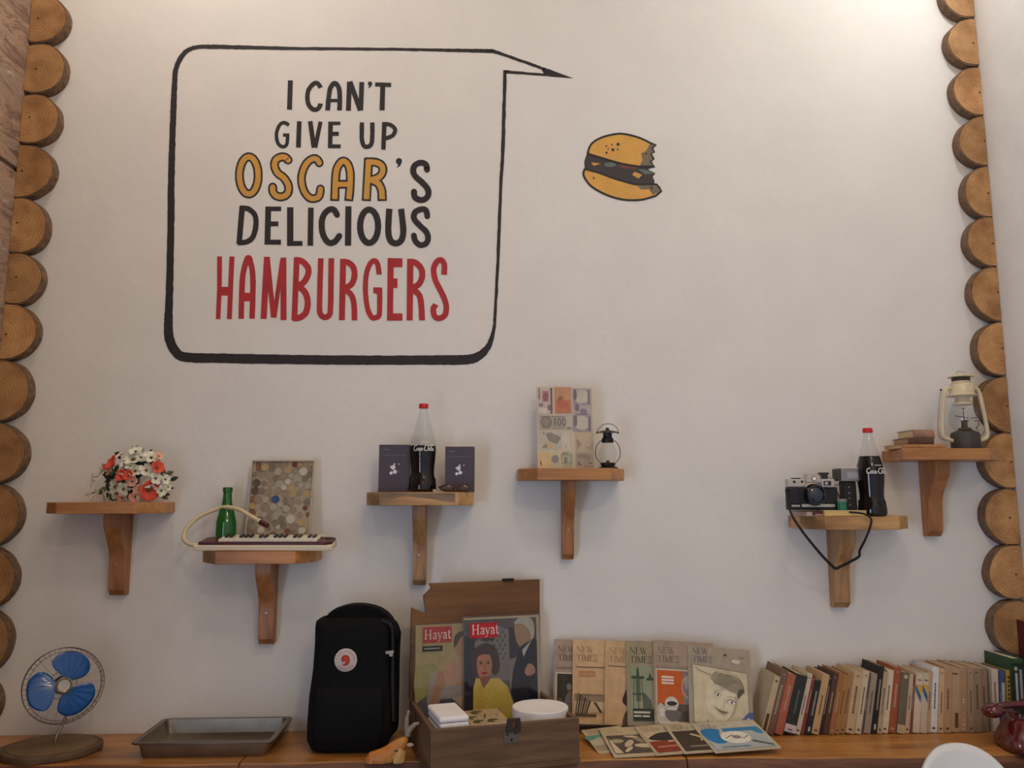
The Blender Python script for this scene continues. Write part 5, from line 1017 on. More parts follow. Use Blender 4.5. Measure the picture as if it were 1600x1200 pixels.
def cov_l(p, w, h):
    u = lambda cx: -w/2+(cx-75)*zs_; v = lambda cy: h-(cy-190)*zs_; q = lambda l: [(u(a), v(b)) for a, b in l]; c = lambda l, n=4: cr(q(l), n, True)
    p.poly(rect(-w/2, 0, w/2, h), (178, 158, 108)); p.poly(c([(75, 620), (150, 590), (300, 600), (320, 800), (200, 950), (75, 900)]), (166, 154, 92)); p.poly(q([(75, 980), (250, 860), (600, 900), (600, 1300), (75, 1300)]), (104, 100, 108))
    p.poly(c([(230, 700), (330, 680), (360, 900), (280, 1040), (200, 1000)]), (168, 156, 134)); p.poly(c([(490, 420), (500, 330), (560, 290), (640, 300), (660, 500), (600, 560), (510, 500)]), (186, 138, 104)); p.poly(c([(485, 430), (490, 330), (545, 275), (640, 280), (560, 330), (520, 400)]), (92, 66, 46))
    p.poly(c([(300, 760), (360, 640), (480, 560), (600, 540), (680, 600), (690, 900), (560, 930), (480, 860), (380, 780)]), (196, 150, 118)); p.poly(c([(300, 720), (350, 660), (390, 780), (330, 950), (300, 1040), (230, 1030), (240, 960)]), (186, 136, 102)); p.poly(c([(350, 860), (440, 800), (560, 830), (690, 820), (690, 1000), (480, 960), (340, 930)]), (170, 160, 152)); p.poly(q([(330, 950), (460, 940), (560, 1060), (600, 1250), (320, 1250)]), (80, 82, 98)); p.poly(q([(470, 940), (620, 920), (620, 1060), (580, 1060)]), (206, 174, 150))
    p.poly(rect(u(150), v(375), u(460), v(212)), (186, 52, 46)); text(p, 'Hayat', u(168), v(338), .0265, (220, 204, 186), 1.05); p.poly(rect(u(145), v(458), u(358), v(405)), (56, 52, 50)); bars(p, u(165), v(436), .046, .0035, (150, 142, 124))
sleeved(-.184, .205, .318, bd_/2-.031, 'left magazine in the chest showing a woman in a pale gown', cov_l)
sleeved(-.046, .228, .334, bd_/2-.042, 'right magazine in the chest showing a woman in a yellow blouse', cov_r)
# paper goods inside
wp = mat('white_paper', (232, 226, 222), .8, var=.02)
rp = PZ(844, 1103, CT+.121); rl = thing('paper_roll', (rp.x, rp.y, CT+.0135), 'large white paper roll standing in the chest', 'paper roll')
MB().lathe([(.016, 0), (.074, 0), (.0755, .002), (.0755, .106), (.074, .1075), (.03, .106), (.018, .103), (.016, .103)], 48).build('roll', wp, rl, True, ang=35)
MB().lathe([(.0155, .002), (.0155, .100), (.011, .100), (.011, .004)], 20).build('core', mat('card_core', (196, 176, 170), .9), rl, True)
npc = inbox(-.132, -.062, 0); nk_ = thing('napkin_stack', (npc.x, npc.y, CT+.0135), 'stack of folded white napkins at the left end of the chest', 'napkins', rz=brz+.03)
for i in range(8):
    MB().box((0, 0, 0), (.076+.001*(i % 2), .14, .0138)).build('napkin', wp, nk_, loc=((-1)**i*.0006, (-1)**i*.0008, .0073+i*.0152), bevel=.005)
pcn = inbox(-.036, -.06, 0); ps_ = thing('paper_stack', (pcn.x, pcn.y, CT+.0135), 'stack of white papers under the printed card in the chest', 'papers', rz=brz)
for i in range(5): MB().box((0, 0, 0), (.098, .15, .0176)).build('paper_bundle', wp, ps_, loc=((-1)**i*.001, (-1)**i*.0006, .009+i*.0178), bevel=.001)
fl2 = thing('printed_card', (pcn.x+.002, pcn.y+.012, CT+.1035), 'brown card printed with green swirls in the chest', 'card', rot=(.04, 0, brz+.03))
MB().box((0, 0, .0025), (.106, .115, .0022)).build('sheet', mat('kraft_card', (168, 144, 104), .7, var=.1, vs=30), fl2)
pr = Print(.0001, lambda x, y, e: (x, y, .0037+e))
for x, y, r in ((-.034, -.005, .014), (-.026, -.040, .013), (.012, -.042, .013), (-.010, .032, .015)):
    pr.stroke(ell(x, y, r, r*.8, 14, .4, 4.6), .005, (66, 68, 40)); pr.stroke(ell(x, y, r*.5, r*.4, 10, .4, 4.6), .004, (86, 84, 46))
pr.stroke([(-.005, -.02), (.005, .01)], .004, (80, 76, 44)); pr.stroke([(.03, -.02), (.035, .01)], .002, (120, 104, 70)); pr.build('card_print', prm, fl2, weld=False)

# ============================================================ magazines beside the chest
def frame(TL, TR, BL):
    u = (TR-TL); v = TL-BL; w, h = u.length, v.length; u.normalize(); v = (v-u*v.dot(u)).normalized(); n = u.cross(v)  # n points away from the reader
    M = Matrix((u, -n, v)).transposed().to_4x4(); return M, w, h
def mag(tl, bl, w, Yt, Yb, label, base, draw, lie=False, top_z=None, tilt=0., spineY=0., hgt=None):
    """standing magazine leaning back; tl, bl photo points of its left edge"""
    TL = P(*tl, Yt); BLp = P(*bl, Yb) if not lie else PZ(*bl, CT+.0015)
    if lie: TL = P(*tl, Yt)
    v = (TL-BLp); h = v.length; v.normalize(); u = Vector((math.cos(tilt), spineY, -math.sin(tilt))); u = (u-v*u.dot(v)).normalized(); n = u.cross(v)
    M = Matrix((u, -n if n.y < 0 else n, v)).transposed()
    if M.determinant() < 0: M = Matrix((u, -M.col[1], v)).transposed()
    q = M.to_euler(); t = thing('magazine', BLp, label, 'magazine', 'old news magazines laid out on the counter', rot=q)
    sgn = 1 if (M @ Vector((0, 1, 0))).y > -.2 and (M @ Vector((0, -1, 0))).dot(Vector((CX, -D, CZ))-BLp) > 0 else -1
    MB().box((w/2, sgn*.0015, h/2), (w, .0026, h)).build('page_block', mat('aged_paper', (196, 174, 142), .8, var=.08, vs=20), t)
    pr = Print(.00012); pr.poly(rect(0, 0, w, h), base); draw(pr, w, h)
    pr.build('cover_print', prm, t, loc=(0, 0, 0), weld=False)
    return t
INK = (96, 78, 66)
def title(p, w, h, c1, c2=None, s=.0235, top=.022, x=.012):
    text(p, 'NEW', x, h-top-s*.62, s*.78, c1, .98); text(p, 'TIMES', x, h-top-s*1.62, s*.78, c2 or c1, .98)
def d1(p, w, h): title(p, w, h, (96, 80, 70)); bars(p, .008, h*.66, w*.9, .0012, (110, 92, 78), 2, 3); p.poly(rect(.006, .0, w-.006, h*.60), (206, 188, 156)); p.poly(rect(.010, .0, w-.010, h*.585), (60, 54, 48)); p.poly(cr([(.03, .02), (.035, .07), (.05, .09), (.06, .07), (.07, .03)], 3, True), (112, 104, 96)); p.poly(ell(.046, .10, .008, .010, 12), (128, 118, 106)); p.poly(ell(.02, .05, .01, .02, 12), (92, 86, 80))
def d2(p, w, h):
    title(p, w, h, (140, 108, 78)); bars(p, .010, h*.665, w*.9, .0022, (92, 66, 48)); bars(p, .018, h*.60, .05, .006, (190, 128, 84), 2, 1.6); p.poly(rect(.006, h*.14, w, h*.34), (150, 128, 104)); p.poly(rect(.006, h*.14, w, h*.18+.02), (206, 182, 144))
    for i in range(6): p.poly([(.008+i*.006, h*.12), (.012+i*.006, h*.12), (.020+i*.007, h*.36-.004*i), (.014+i*.007, h*.36-.004*i)], (74, 58, 46) if i % 2 else (118, 98, 80))
    p.poly([(.062, h*.26), (.068, h*.26), (.088, h*.14), (.080, h*.14)], (66, 50, 40)); p.poly(rect(.006, h*.34, w, h*.35), (128, 106, 84)); p.poly(rect(.008, h*.09, .07, h*.12), (90, 72, 56))
def d3(p, w, h): title(p, w, h, (156, 120, 84)); bars(p, .010, h*.69, w*.7, .002, (92, 66, 48)); p.poly(cr([(.052, h*.28), (.058, h*.37), (.066, h*.44), (.09, h*.44), (.10, h*.2), (.07, h*.22)], 3, True), (62, 44, 36)); p.stroke([(.062, h*.46), (.07, h*.52)], .002, (62, 44, 36)); p.poly(cr([(.055, .0), (.058, .03), (.075, .05), (.09, .04), (.09, 0)], 3, True), (92, 70, 54))
def d4(p, w, h):
    title(p, w, h, (84, 76, 58), s=.0245); p.poly(rect(.008, .012, w-.006, h*.70), (146, 148, 118)); G = (66, 78, 58)
    p.poly(rect(.026, h*.28, .040, h*.56), (98, 108, 84)); p.poly(rect(.014, h*.545, .052, h*.58), G); p.poly([(.028, h*.58), (.038, h*.58), (.035, h*.68), (.031, h*.68)], G); p.stroke([(.022, h*.54), (.018, h*.2)], .0016, G); p.stroke([(.044, h*.54), (.048, h*.2)], .0016, G); p.stroke([(.033, h*.54), (.033, h*.2)], .002, G); p.poly(rect(.016, h*.36, .05, h*.375), G); p.poly(rect(.058, h*.53, .08, h*.56), G); p.poly([(.063, h*.56), (.075, h*.56), (.069, h*.62)], G)
    p.poly([(.046, h*.40), (.07, h*.30), (.075, h*.13), (.05, h*.13)], (92, 96, 78)); p.poly(rect(.016, .014, w-.006, h*.20), (52, 56, 46)); p.poly(rect(.018, h*.145, .066, h*.17), (196, 188, 156)); p.poly(rect(.018, h*.105, .040, h*.125), (206, 198, 170)); p.poly(rect(.043, h*.105, .064, h*.125), (206, 198, 170))
def d5(p, w, h):
    title(p, w, h, (120, 100, 84), s=.0245); bars(p, .008, h*.70, w*.9, .001, (150, 136, 118), 3, 3); p.poly(rect(.006, .008, w-.006, h*.665), (206, 190, 164)); p.poly(rect(.009, h*.26, .085, h*.65), (196, 92, 36)); p.poly(rect(.085, h*.2, w-.009, h*.65), (128, 122, 118)); p.stroke(ell(.108, h*.47, .026, .032, 14, 1.9, 4.6), .0028, (216, 170, 130)); p.poly(ell(.098, h*.52, .010, .020, 14), (160, 152, 146))
    bars(p, .022, h*.56, .036, .0055, (226, 206, 186), 3, 1.5); p.poly(rect(.009, .010, w-.009, h*.27), (92, 78, 66)); p.poly(cr([(.012, h*.26), (.03, h*.24), (.05, h*.10), (.1, .012), (.012, .012)], 3, True), (190, 176, 154)); p.poly(ell(.050, h*.265, .020, .021, 18), (206, 196, 178)); p.poly(cr([(.036, h*.275), (.043, h*.295), (.057, h*.297), (.066, h*.28), (.062, h*.255), (.05, h*.245), (.039, h*.255)], 3, True), (58, 52, 48)); p.stroke([(.032, h*.235), (.068, h*.235)], .003, (178, 168, 150)); p.poly(cr([(.03, h*.18), (.05, h*.20), (.075, h*.18), (.07, h*.10), (.05, h*.07), (.035, h*.11)], 3, True), (112, 104, 98)); p.poly(ell(.022, h*.17, .008, .012, 10), (214, 204, 186)); p.poly(ell(.09, h*.14, .009, .014, 10), (64, 58, 54)); p.poly(rect(.012, .010, w-.012, h*.07), (212, 196, 168))
def d6(p, w, h):
    S_ = w/.19; u = lambda cx: (cx-510)/735*w; v = lambda cy: (1165-cy)/985*h; q = lambda l: [(u(a), v(b)) for a, b in l]; c = lambda l: cr(q(l), 4, True)
    text(p, 'NEW', u(568), v(275), .0172*S_, (84, 80, 84), 1.0); text(p, 'TIMES', u(568), v(378), .0172*S_, (92, 92, 112), 1.0); bars(p, u(930), v(278), .010, .005, (90, 76, 64)); p.poly(c([(1020, 340), (1060, 315), (1130, 330), (1100, 370), (1040, 362)]), (214, 198, 168)); bars(p, u(1130), v(292), .012, .002, (130, 112, 94))
    p.poly(q([(560, 410), (1195, 480), (1190, 1155), (565, 1115)]), (206, 190, 156)); p.stroke(q([(560, 410), (1195, 480), (1190, 1150), (565, 1112), (560, 410)]), .0012, (120, 104, 84))
    p.poly(c([(720, 700), (760, 600), (860, 560), (1000, 600), (1075, 700), (1060, 880), (1000, 1020), (910, 1090), (800, 1080), (730, 960), (705, 820)]), (216, 202, 170)); p.poly(q([(725, 1122), (728, 980), (860, 1085), (985, 1080), (990, 1140)]), (204, 188, 154)); p.poly(c([(1062, 720), (1075, 800), (1050, 920), (1000, 1020), (920, 1085), (985, 1000), (1030, 880), (1040, 780)]), (184, 168, 138))
    p.poly(c([(800, 620), (840, 530), (920, 480), (1020, 495), (1110, 570), (1150, 660), (1135, 710), (1090, 745), (1040, 735), (960, 700), (880, 650)]), (150, 138, 112))
    for k in range(9): p.stroke(cr(q([(850+k*6, 640+k*9), (870+k*20, 560+k*6), (950+k*18, 505+k*12)]), 4), .0007, (118, 106, 86)); p.k -= 1
    p.poly(c([(1090, 690), (1140, 680), (1148, 715), (1105, 760), (1080, 800), (1068, 760)]), (92, 82, 68)); p.poly(c([(870, 490), (950, 462), (1060, 505), (1110, 570), (1020, 520), (920, 505)]), (190, 176, 144)); p.poly(c([(770, 550), (820, 485), (862, 500), (842, 560), (795, 600)]), (160, 148, 122))
    p.stroke(q([(590, 440), (640, 480), (770, 530)]), .0012, (96, 82, 68)); p.stroke(cr(q([(1050, 505), (1125, 600), (1150, 715)]), 4), .0010, (100, 88, 72))
    p.polys([c([(805, 752), (840, 745), (872, 775), (840, 785)]), c([(950, 838), (990, 825), (1040, 850), (1000, 868)])], (232, 224, 204)); p.polys([ell(u(842), v(766), .0030, .0034, 12), ell(u(997), v(846), .0030, .0034, 12)], (58, 50, 44)); p.stroke(cr(q([(796, 750), (835, 736), (880, 772)]), 4), .0013, (70, 60, 52)); p.stroke(cr(q([(940, 836), (985, 816), (1048, 846)]), 4), .0014, (74, 64, 54)); p.stroke(cr(q([(795, 722), (840, 706), (888, 728)]), 4), .0009, (140, 124, 100)); p.stroke(cr(q([(945, 795), (1000, 778), (1060, 812)]), 4), .0010, (132, 116, 94))
    p.stroke(cr(q([(918, 830), (905, 890), (892, 915), (915, 928)]), 4), .0010, (164, 146, 118)); p.poly(c([(800, 915), (840, 938), (890, 955), (950, 968), (905, 990), (850, 970)]), (150, 112, 94)); p.stroke(cr(q([(792, 905), (840, 944), (900, 966), (958, 966)]), 4), .0008, (110, 86, 72)); p.stroke(cr(q([(835, 1062), (900, 1085), (960, 1050)]), 4), .0012, (176, 158, 128)); p.poly(q([(705, 1050), (735, 1130), (715, 1130)]), (110, 96, 80))
    p.poly(q([(1010, 1150), (1180, 960), (1240, 945), (1240, 1010), (1075, 1160)]), (86, 96, 142)); p.poly(q([(1095, 1105), (1180, 1015), (1192, 1025), (1108, 1115)]), (206, 204, 206))
ML = 'magazine standing against the wall, '
mag((866, 998.6), (864, 1130), .176, -.030, -.075, 'leftmost grey standing magazine with a dark photo, next to the chest', (168, 146, 126), d1)
mag((895, 999), (894, 1131), .178, -.036, -.085, 'tan standing magazine with a seaside picture, second from the chest', (206, 170, 126), d2)
mag((946, 1000.8), (944, 1132), .178, -.042, -.095, 'plain tan standing magazine, third from the chest', (202, 166, 122), d3)
mag((977.5, 1001), (981, 1134), .178, -.048, -.105, 'greenish standing magazine with a picture of towers', (160, 144, 112), d4, tilt=.01)
mag((1020.6, 999.7), (1023, 1136), .180, -.054, -.115, 'standing magazine with an orange cover picture of an astronaut', (168, 144, 122), d5, tilt=.04)
mag((1074, 1008.4), (1077.5, 1135), .188, -.060, -.125, 'rightmost standing magazine with a smiling woman portrait', (166, 150, 128), d6, tilt=.045)
def l_head(p, w, h, c): text(p, 'NEW', .014, h*.88, .014, c); text(p, 'TIMES', .014, h*.785, .014, c)
def e7(p, w, h): p.poly(rect(.004, h*.08, w-.008, h*.72), (186, 176, 150)); p.poly(cr([(.004, h*.52), (.03, h*.62), (.06, h*.66), (.09, h*.62), (.15, h*.68), (.15, h*.72), (.004, h*.72)], 3, True), (96, 150, 124)); p.poly(rect(.004, h*.08, w-.008, h*.3), (160, 146, 118)); l_head(p, w, h, (176, 154, 122))
def e8(p, w, h):
    l_head(p, w, h, (178, 156, 122)); p.poly(rect(.008, h*.08, w-.012, h*.70), (92, 80, 66))
    for i, (x, y, a, b, c_) in enumerate([(.03, .5, .02, .06, 178), (.06, .4, .025, .05, 196), (.09, .55, .03, .05, 150), (.1, .3, .03, .06, 206), (.05, .2, .02, .03, 214), (.13, .42, .02, .07, 170), (.075, .62, .02, .03, 206), (.14, .2, .02, .04, 150)]): p.poly(ell(x, h*y, a, h*b*1.2, 10, rot=i), (c_, int(c_*.9), int(c_*.74)))
    p.poly([(.008, h*.08), (.03, h*.08), (.01, h*.6)], (206, 190, 158))
def e9(p, w, h):
    l_head(p, w, h, (176, 150, 122)); p.poly(rect(.008, h*.05, w-.01, h*.72), (206, 186, 152)); p.poly(rect(.008, h*.05, w-.01, h*.42), (142, 62, 40)); p.poly(cr([(.012, h*.5), (.03, h*.62), (.06, h*.7), (.1, h*.66), (.15, h*.56), (.12, h*.44), (.05, h*.42)], 3, True), (60, 54, 50)); bars(p, .02, h*.2, .09, h*.05, (196, 130, 104)); bars(p, .06, h*.36, .08, h*.05, (210, 180, 150))
def e10(p, w, h): l_head(p, w, h, (120, 104, 84)); p.poly(rect(.008, h*.05, w-.01, h*.73), (72, 60, 48)); p.poly([(.05, h*.6), (.06, h*.62), (.1, h*.4), (.09, h*.38)], (206, 186, 140)); p.poly([(.08, h*.62), (.09, h*.62), (.08, h*.36), (.07, h*.36)], (190, 168, 124)); p.poly(ell(.135, h*.3, .025, h*.12, 16), (196, 196, 200)); bars(p, .03, h*.16, .08, h*.05, (150, 134, 108))
def e11(p, w, h):
    l_head(p, w, h, (126, 112, 92)); p.poly(rect(.008, h*.05, w-.01, h*.74), (176, 180, 178)); p.poly(cr([(.01, h*.74), (.06, h*.73), (.05, h*.5), (.06, h*.3), (.03, h*.25), (.01, h*.4)], 3, True), (40, 122, 176)); p.poly(rect(.07, h*.62, w-.012, h*.74), (60, 128, 172)); p.poly(cr([(.15, h*.7), (.175, h*.7), (.178, h*.5), (.16, h*.52)], 3, True), (72, 136, 176)); p.poly(ell(.09, h*.42, .042, h*.21, 20), (226, 220, 204)); p.stroke([(.06, h*.4), (.085, h*.5), (.11, h*.36), (.125, h*.44)], .004, (120, 110, 100)); p.poly(ell(.092, h*.42, .012, h*.06, 10), (140, 132, 120)); p.poly([(.13, h*.3), (w-.012, h*.12), (w-.012, h*.07), (.125, h*.25)], (96, 92, 88)); bars(p, .03, h*.1, .08, h*.04, (120, 140, 156))
for a in [((908, 1141), (936, 1177.5), .12, -.125, 'lowest lying magazine with a teal picture, beside the chest', (196, 178, 142), e7), ((935, 1140), (960, 1185), .185, -.13, 'lying magazine with a grey crowd photo, beside the teal one', (196, 176, 140), e8), ((990.7, 1139), (1026, 1183.6), .185, -.135, 'lying magazine with a red and black picture', (194, 174, 140), e9), ((1037, 1138), (1069, 1182.6), .185, -.14, 'lying magazine with a brown picture of scissors shapes', (192, 176, 144), e10), ((1080, 1138), (1118, 1183.4), .187, -.145, 'topmost lying magazine with a bright blue picture', (194, 184, 160), e11)]:
    i_ = [908, 935, 990.7, 1037, 1080].index(a[0][0])
    m_ = mag(a[0], a[1], a[2], a[3], 0, a[4], a[5], a[6], lie=True); m_.location.z += .0030*i_

# ============================================================ the row of books
def pages_m(i): return mat('book_pages_%d' % (i % 3), [(206, 184, 150), (190, 164, 128), (216, 200, 172)][i % 3], .85, var=.12, vs=240, stretch=(.04, 1, .04))
BOOKS = [  # width px at the foot, height px, spine colour, words, pages shade, depth
 (9, 92, (186, 164, 130), 'cream book with its plain cover facing left, first in the row', 1), (11, 101, (118, 88, 72), 'mauve brown hardback with white page tops, second in the row', 2), (12, 94, (168, 92, 66), 'orange red book, third in the row', 1), (17, 92, (42, 46, 42), 'black book with a white band near its foot', 1), (8, 95, (196, 180, 156), 'pale cream book right of the black book with the white band', 2), (6, 92, (132, 56, 50), 'thin red book near the left end of the row', 0), (9, 84, (36, 38, 40), 'short black book with rounded top, right of the thin red book', 1), (11, 93, (186, 150, 106), 'tan book right of the short black book', 1), (6, 93, (52, 34, 28), 'very dark brown book right of a tan book', 0), (8, 94, (84, 56, 42), 'dark brown book in the left half of the row', 0), (8, 95, (150, 100, 58), 'rust brown book in the left half of the row', 1), (8, 91, (164, 116, 60), 'ochre book beside the rust brown book', 1), (8, 92, (160, 120, 72), 'dull ochre book left of the wide cream books', 1), (13, 95, (188, 160, 120), 'wide cream book, left of its pale neighbour', 1), (9, 97, (198, 176, 142), 'pale cream book with small print along its spine', 2), (5, 90, (88, 80, 76), 'thin dark grey book in the middle of the row', 0), (10, 92, (156, 136, 120), 'grey mauve book left of the tall black book', 1), (8, 104, (36, 30, 26), 'tall black hardback in the middle of the row', 1), (7, 95, (176, 152, 118), 'plain tan book right of the tall black hardback', 1), (10, 97, (208, 190, 160), 'off white book left of the orange red hardback', 2), (11, 101, (156, 80, 52), 'orange red hardback right of the middle', 1), (12, 93, (104, 96, 72), 'olive green book with a cream foot', 1), (7, 90, (192, 164, 132), 'cream book between the olive book and the thin dark red one', 1), (5, 88, (126, 66, 56), 'thin dark red book right of the middle', 0), (10, 92, (204, 184, 158), 'white book with a yellow and blue chevron, left of two', 2), (9, 92, (196, 176, 150), 'white book with a yellow and blue chevron, right of two', 2), (7, 94, (184, 154, 120), 'narrow tan book beside the chevron books', 1), (10, 100, (214, 210, 206), 'bright white book in the right half of the row', 2), (8, 98, (196, 162, 122), 'tan book just right of the bright white book', 1), (11, 100, (176, 138, 102), 'brown tan book with a light edge, right half', 1), (13, 98, (178, 146, 112), 'thick tan book with a brown label near its foot', 1), (12, 99, (166, 134, 102), 'worn tan book with white flecks', 1), (8, 98, (160, 132, 102), 'narrow dull tan book near the right end', 1), (13, 98, (146, 122, 96), 'grey tan book near the right end', 1), (11, 97, (138, 112, 88), 'dull brown book near the telephone', 1)]
x = P(1186, 1146, -.118).x; n_b = len(BOOKS); tot = sum(b[0] for b in BOOKS); xe = P(1545, 1142, -.118).x; kx = (xe-x)/tot
for i, (wp_, hp_, col, lab, pg) in enumerate(BOOKS):
    f = i/(n_b-1); a = math.radians(15.0*(1-f)**.8+2.2); t = max(.006, wp_*kx*math.cos(a)-.0006); h = hp_/560.*1.03; dep = .108+.006*math.sin(i*2.1)
    cx = x+wp_*kx                                     # foot of the right lower edge
    root = thing('book', (cx, -.122+.003*math.sin(i*1.7), CT+.0006), lab, 'book', 'leaning row of books', rot=(0, a, 0))
    tc_ = .0016 if t > .009 else .001; cm_ = mat('cover_%d' % i, col, .55, var=.1, vs=26)
    soft = pg == 1
    pgm = pages_m(pg)
    MB().box((-t/2, dep/2+.001, h/2), (t-2*tc_, dep-.004, h-(.002 if soft else .006))).build('pages', pgm, root)
    for s_ in (0, 1): MB().box((-t+tc_/2 if s_ == 0 else -tc_/2, dep/2, h/2), (tc_, dep, h)).build('cover', cm_, root)
    sp_ = MB().box((-t/2, .0002, h/2), (t, .0016, h)).build('spine', cm_, root, bevel=.0005)
    pr = Print(.0001); r_ = random.Random(i); dark = sum(col) > 330; ink = (92, 70, 54) if dark else (176, 160, 130)
    if i == 3: pr.poly(rect(-t, h*.03, 0, h*.16), (206, 186, 182)); pr.poly(rect(-t*.7, h*.06, -t*.3, h*.085), (110, 90, 96)); pr.poly(rect(-t*.55, h*.35, -t*.42, h*.75), (96, 104, 88))
    elif i in (24, 25):
        pr.poly([(-t*.95, h*.68), (-t*.5, h*.60), (-t*.05, h*.68), (-t*.05, h*.80), (-t*.95, h*.80)], (206, 166, 62)); pr.poly([(-t, h*.70), (-t*.1, h*.50), (-t*.1, h*.62), (-t, h*.80)], (58, 104, 142)); bars(pr, -t*.8, h*.87, t*.6, .003, (120, 96, 70))
    elif i == 21: pr.poly(rect(-t, 0, 0, h*.14), (196, 170, 132)); pr.poly(ell(-t*.45, h*.93, t*.25, t*.25, 10), (190, 180, 150))
    elif i == 30: pr.poly(rect(-t*.5, h*.07, -t*.1, h*.3), (112, 72, 44)); bars(pr, -t*.8, h*.9, t*.6, .004, ink)
    elif i in (6, 17): pr.poly(rect(-t*.65, h*.35, -t*.35, h*.8), (140, 132, 116)); pr.poly(rect(-t*.65, h*.06, -t*.35, h*.14), (196, 188, 172))
    elif i == 0: pr.poly(rect(-t*.8, h*.06, -t*.25, h*.36), (96, 66, 46)); pr.poly(rect(-t*.7, h*.9, -t*.3, h*.93), (90, 70, 54))
    elif i == 31:
        for k in range(12): z_ = h*r_.uniform(.03, .65); pr.poly(rect(-t*.55, z_, -t*.4, z_+h*.02), (214, 196, 168), k == 0)
    else:
        z_ = h*r_.uniform(.3, .4); l_ = h*r_.uniform(.25, .45)
        while z_ < h*.35+l_: s2 = h*r_.uniform(.015, .035); pr.poly(rect(-t*.6, z_, -t*.38, z_+s2), ink, False); z_ += s2+h*.008
        if r_.random() < .5: pr.poly(rect(-t*.65, h*.92, -t*.35, h*.935), ink, False)
        if r_.random() < .4: pr.poly(rect(-t*.7, h*.05, -t*.3, h*.08), ink, False)
    so_ = pr.build('spine_print', prm, sp_, loc=(0, -.0008, 0), weld=False)
    if len(pr.f) > 1: so_['kind'] = 'stuff'
    x += wp_*kx
# taller books in the corner
for px, w_, hy, col, lab, yb_, dp_, rot_ in [(1553, .020, 1046, (196, 178, 154), 'cream hardback at the right end, standing beside the blue book', -.118, .11, .05), (1564, .017, 1048, (62, 74, 116), 'blue book with a white panel near the corner', -.118, .11, .05), (1574, .012, 1047, (176, 146, 60), 'yellow book next to the green book', -.118, .11, .05), (1591, .036, 1029, (42, 76, 46), 'big dark green book in the right corner', -.130, .125, .03), (1592, .024, 970, (92, 34, 30), 'tall dark red book behind the green one, against the right wall', -.062, .084, 0.)]:
    a = P(px, 1090, yb_); h = P(px, hy, yb_).z-CT
    root = thing('book', (a.x if hy != 970 else 1.568, yb_ if hy != 970 else -.124, CT+.0006), lab, 'book', 'books in the right corner', rot=(0, rot_, 0)); cm_ = mat('corner_'+lab[:8].replace(' ', '_'), col, .5, var=.1, vs=20)
    MB().box((0, dp_/2+.001, h/2), (w_-.004, dp_-.004, h-.006)).build('pages', pages_m(2), root)
    for s_ in (-1, 1): MB().box((s_*(w_/2-.001), dp_/2, h/2), (.002, dp_, h)).build('cover', cm_, root)
    sp_ = MB().box((0, .0002, h/2), (w_, .0016, h)).build('spine', cm_ if col[1] != 76 else mat('green_book_spine', (26, 34, 28), .4), root, bevel=.0006)
    pr = Print(.0001)
    if col[1] == 76: pr.poly(ell(-.006, h*.86, .006, .006, 12), (150, 170, 120)); pr.poly(rect(-.009, h*.35, -.002, h*.80), (176, 176, 178)); pr.poly(rect(.004, h*.45, .012, h*.85), (150, 150, 152)); pr.poly(rect(-.018, h*.94, .018, h), (46, 82, 50))
    elif col[0] == 62: pr.poly(rect(-.002, h*.35, .008, h*.8), (176, 172, 164)); pr.poly(rect(-.008, h*.5, -.003, h*.65), (96, 110, 146))
    elif col[0] == 176:
        for k in range(9): pr.poly(rect(-.003, h*(.3+k*.07), .003, h*(.34+k*.07)), (64, 58, 44), k == 0)
    else: pr.poly(rect(-.004, h*.4, .002, h*.8), (150, 130, 106))
    pr.build('spine_print', prm, sp_, loc=(0, -.0008, 0), weld=False)

# ============================================================ telephone and stool
ph0 = PZ(1592, 1150, CT+.06)
tp = thing('rotary_telephone', (1.415, -.285, CT+.0005), 'burgundy rotary telephone at the right end of the counter', 'telephone', rz=math.radians(-8)); tp.scale = (1, 1, .85)
bur = mat('burgundy_plastic', (86, 22, 24), .12, var=.15, vs=20, coat=.8); chrome = mat('dial_silver', (190, 184, 178), .2, .7)
tsec = lambda a, b, cy, z: [(p[0], p[1]+cy, p[2]) for p in ssec(a, b, z, n=32, e=4)]
loft([tsec(.088, .082, 0, .004), tsec(.092, .086, 0, .010), tsec(.090, .084, 0, .022), tsec(.076, .066, .010, .052), tsec(.058, .044, .026, .080), tsec(.050, .034, .032, .088), tsec(.040, .026, .034, .090)]).build('body', bur, tp, True, ang=50)
for sx in (-1, 1):
    for sy in (-1, 1): MB().lathe([(0, 0), (.008, 0), (.008, .006), (0, .006)], 12).build('foot', blk, tp, loc=(sx*.065, sy*.06, 0))
for s_ in (-1, 1): MB().prism([(.018, .088), (.050, .088), (.052, .112), (.043, .104), (.025, .104), (.016, .112)], s_*.030, s_*.044, 'yz').build('cradle', bur, tp, bevel=.002)
dl = MB().lathe([(0, .004), (.036, .004), (.038, .0), (.042, -.004)], 36).build('dial', chrome, tp, True, loc=(0, -.050, .058), rot=(math.radians(52), 0, 0))
for k in range(10):
    a = math.radians(-30+k*30); MB().lathe([(0, .0042), (.0052, .0042), (.0052, .0052), (0, .0053)], 12).build('finger_hole', blk, dl, loc=(.027*math.cos(a), .027*math.sin(a), 0))
MB().lathe([(0, .004), (.015, .0045), (.015, .006), (0, .0065)], 20).build('dial_centre', bur, dl, True)
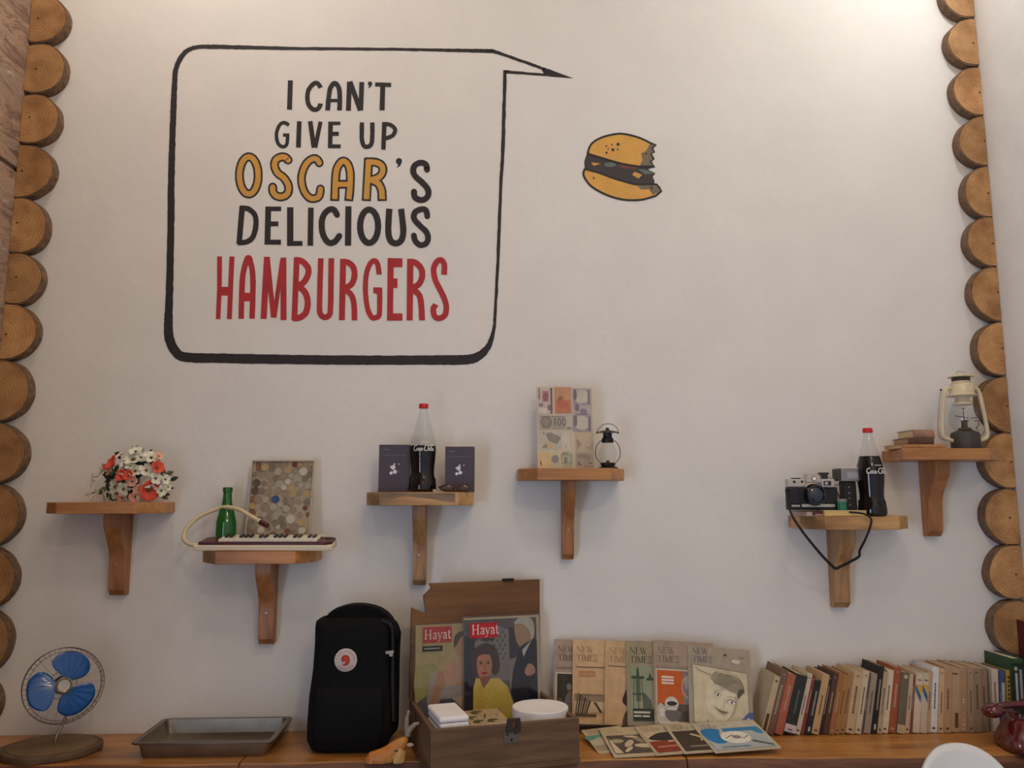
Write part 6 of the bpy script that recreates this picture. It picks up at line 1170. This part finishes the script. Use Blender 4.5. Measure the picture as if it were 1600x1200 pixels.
hs_ = MB(); hs_.tube(cr([(-.082, .034, .118), (-.05, .034, .126), (0, .034, .129), (.05, .034, .126), (.082, .034, .118)], 6), [.011]*25, 14)
ho = hs_.build('handset', bur, tp, True)
for s_ in (-1, 1): MB().lathe([(0, -.018), (.02, -.018), (.028, -.010), (.030, .0), (.027, .010), (.016, .018), (0, .020)], 28).build('handset_cup', bur, ho, True, loc=(s_*.092, .034, .108), rot=(0, s_*.25, 0))

stw = mat('white_plastic_shell', (222, 218, 214), .35, coat=.2)
st_c = P(1506, 1168, -.52); st = thing('bar_stool', (st_c.x, -.60, 0.0005), 'white plastic bar stool with a rounded backrest before the books', 'stool', rz=math.radians(180))
zt_ = st_c.z
def shell(nu=24, nv=12):
    vs = []
    for i in range(nu+1):
        a = -1+2*i/nu
        for j in range(nv+1):
            t = j/nv; zb_ = zt_-.24; zz = zb_+t*(zt_-zb_)*math.sqrt(max(0, 1-(abs(a)*.96)**2.4)); x = .152*a*(1-.05*t); y = -.085+.055*a*a+(-.03)*t
            vs.append((x, y, zz))
    return MB().add(vs, [(i*(nv+1)+j, (i+1)*(nv+1)+j, (i+1)*(nv+1)+j+1, i*(nv+1)+j+1) for i in range(nu) for j in range(nv)])
bo = shell().build('backrest', stw, st, True, ang=80); so = bo.modifiers.new('solid', 'SOLIDIFY'); so.thickness = .012; so.offset = 0
loft([ssec(.13, .12, zt_-.262, n=32, e=2.6), ssec(.15, .14, zt_-.252, n=32, e=2.6), ssec(.155, .145, zt_-.238, n=32, e=2.6), ssec(.14, .13, zt_-.236, n=32, e=2.6), ssec(.10, .09, zt_-.243, n=32, e=2.6)]).build('seat', stw, st, True, ang=50)
lgm = mat('stool_wood', (176, 130, 84), .5)
for sx in (-1, 1):
    for sy in (-1, 1): MB().tube([(sx*.085, sy*.08, zt_-.26), (sx*.15, sy*.145, .0)], [.013, .010], 10).build('leg', lgm, st, True)
MB().tube([(x_, y_, .28) for x_, y_ in ((.130, .126), (-.130, .126), (-.130, -.126), (.130, -.126))], .006, 8, True).build('footrest', mat('steel_rod', (160, 156, 150), .3, .8), st, True)
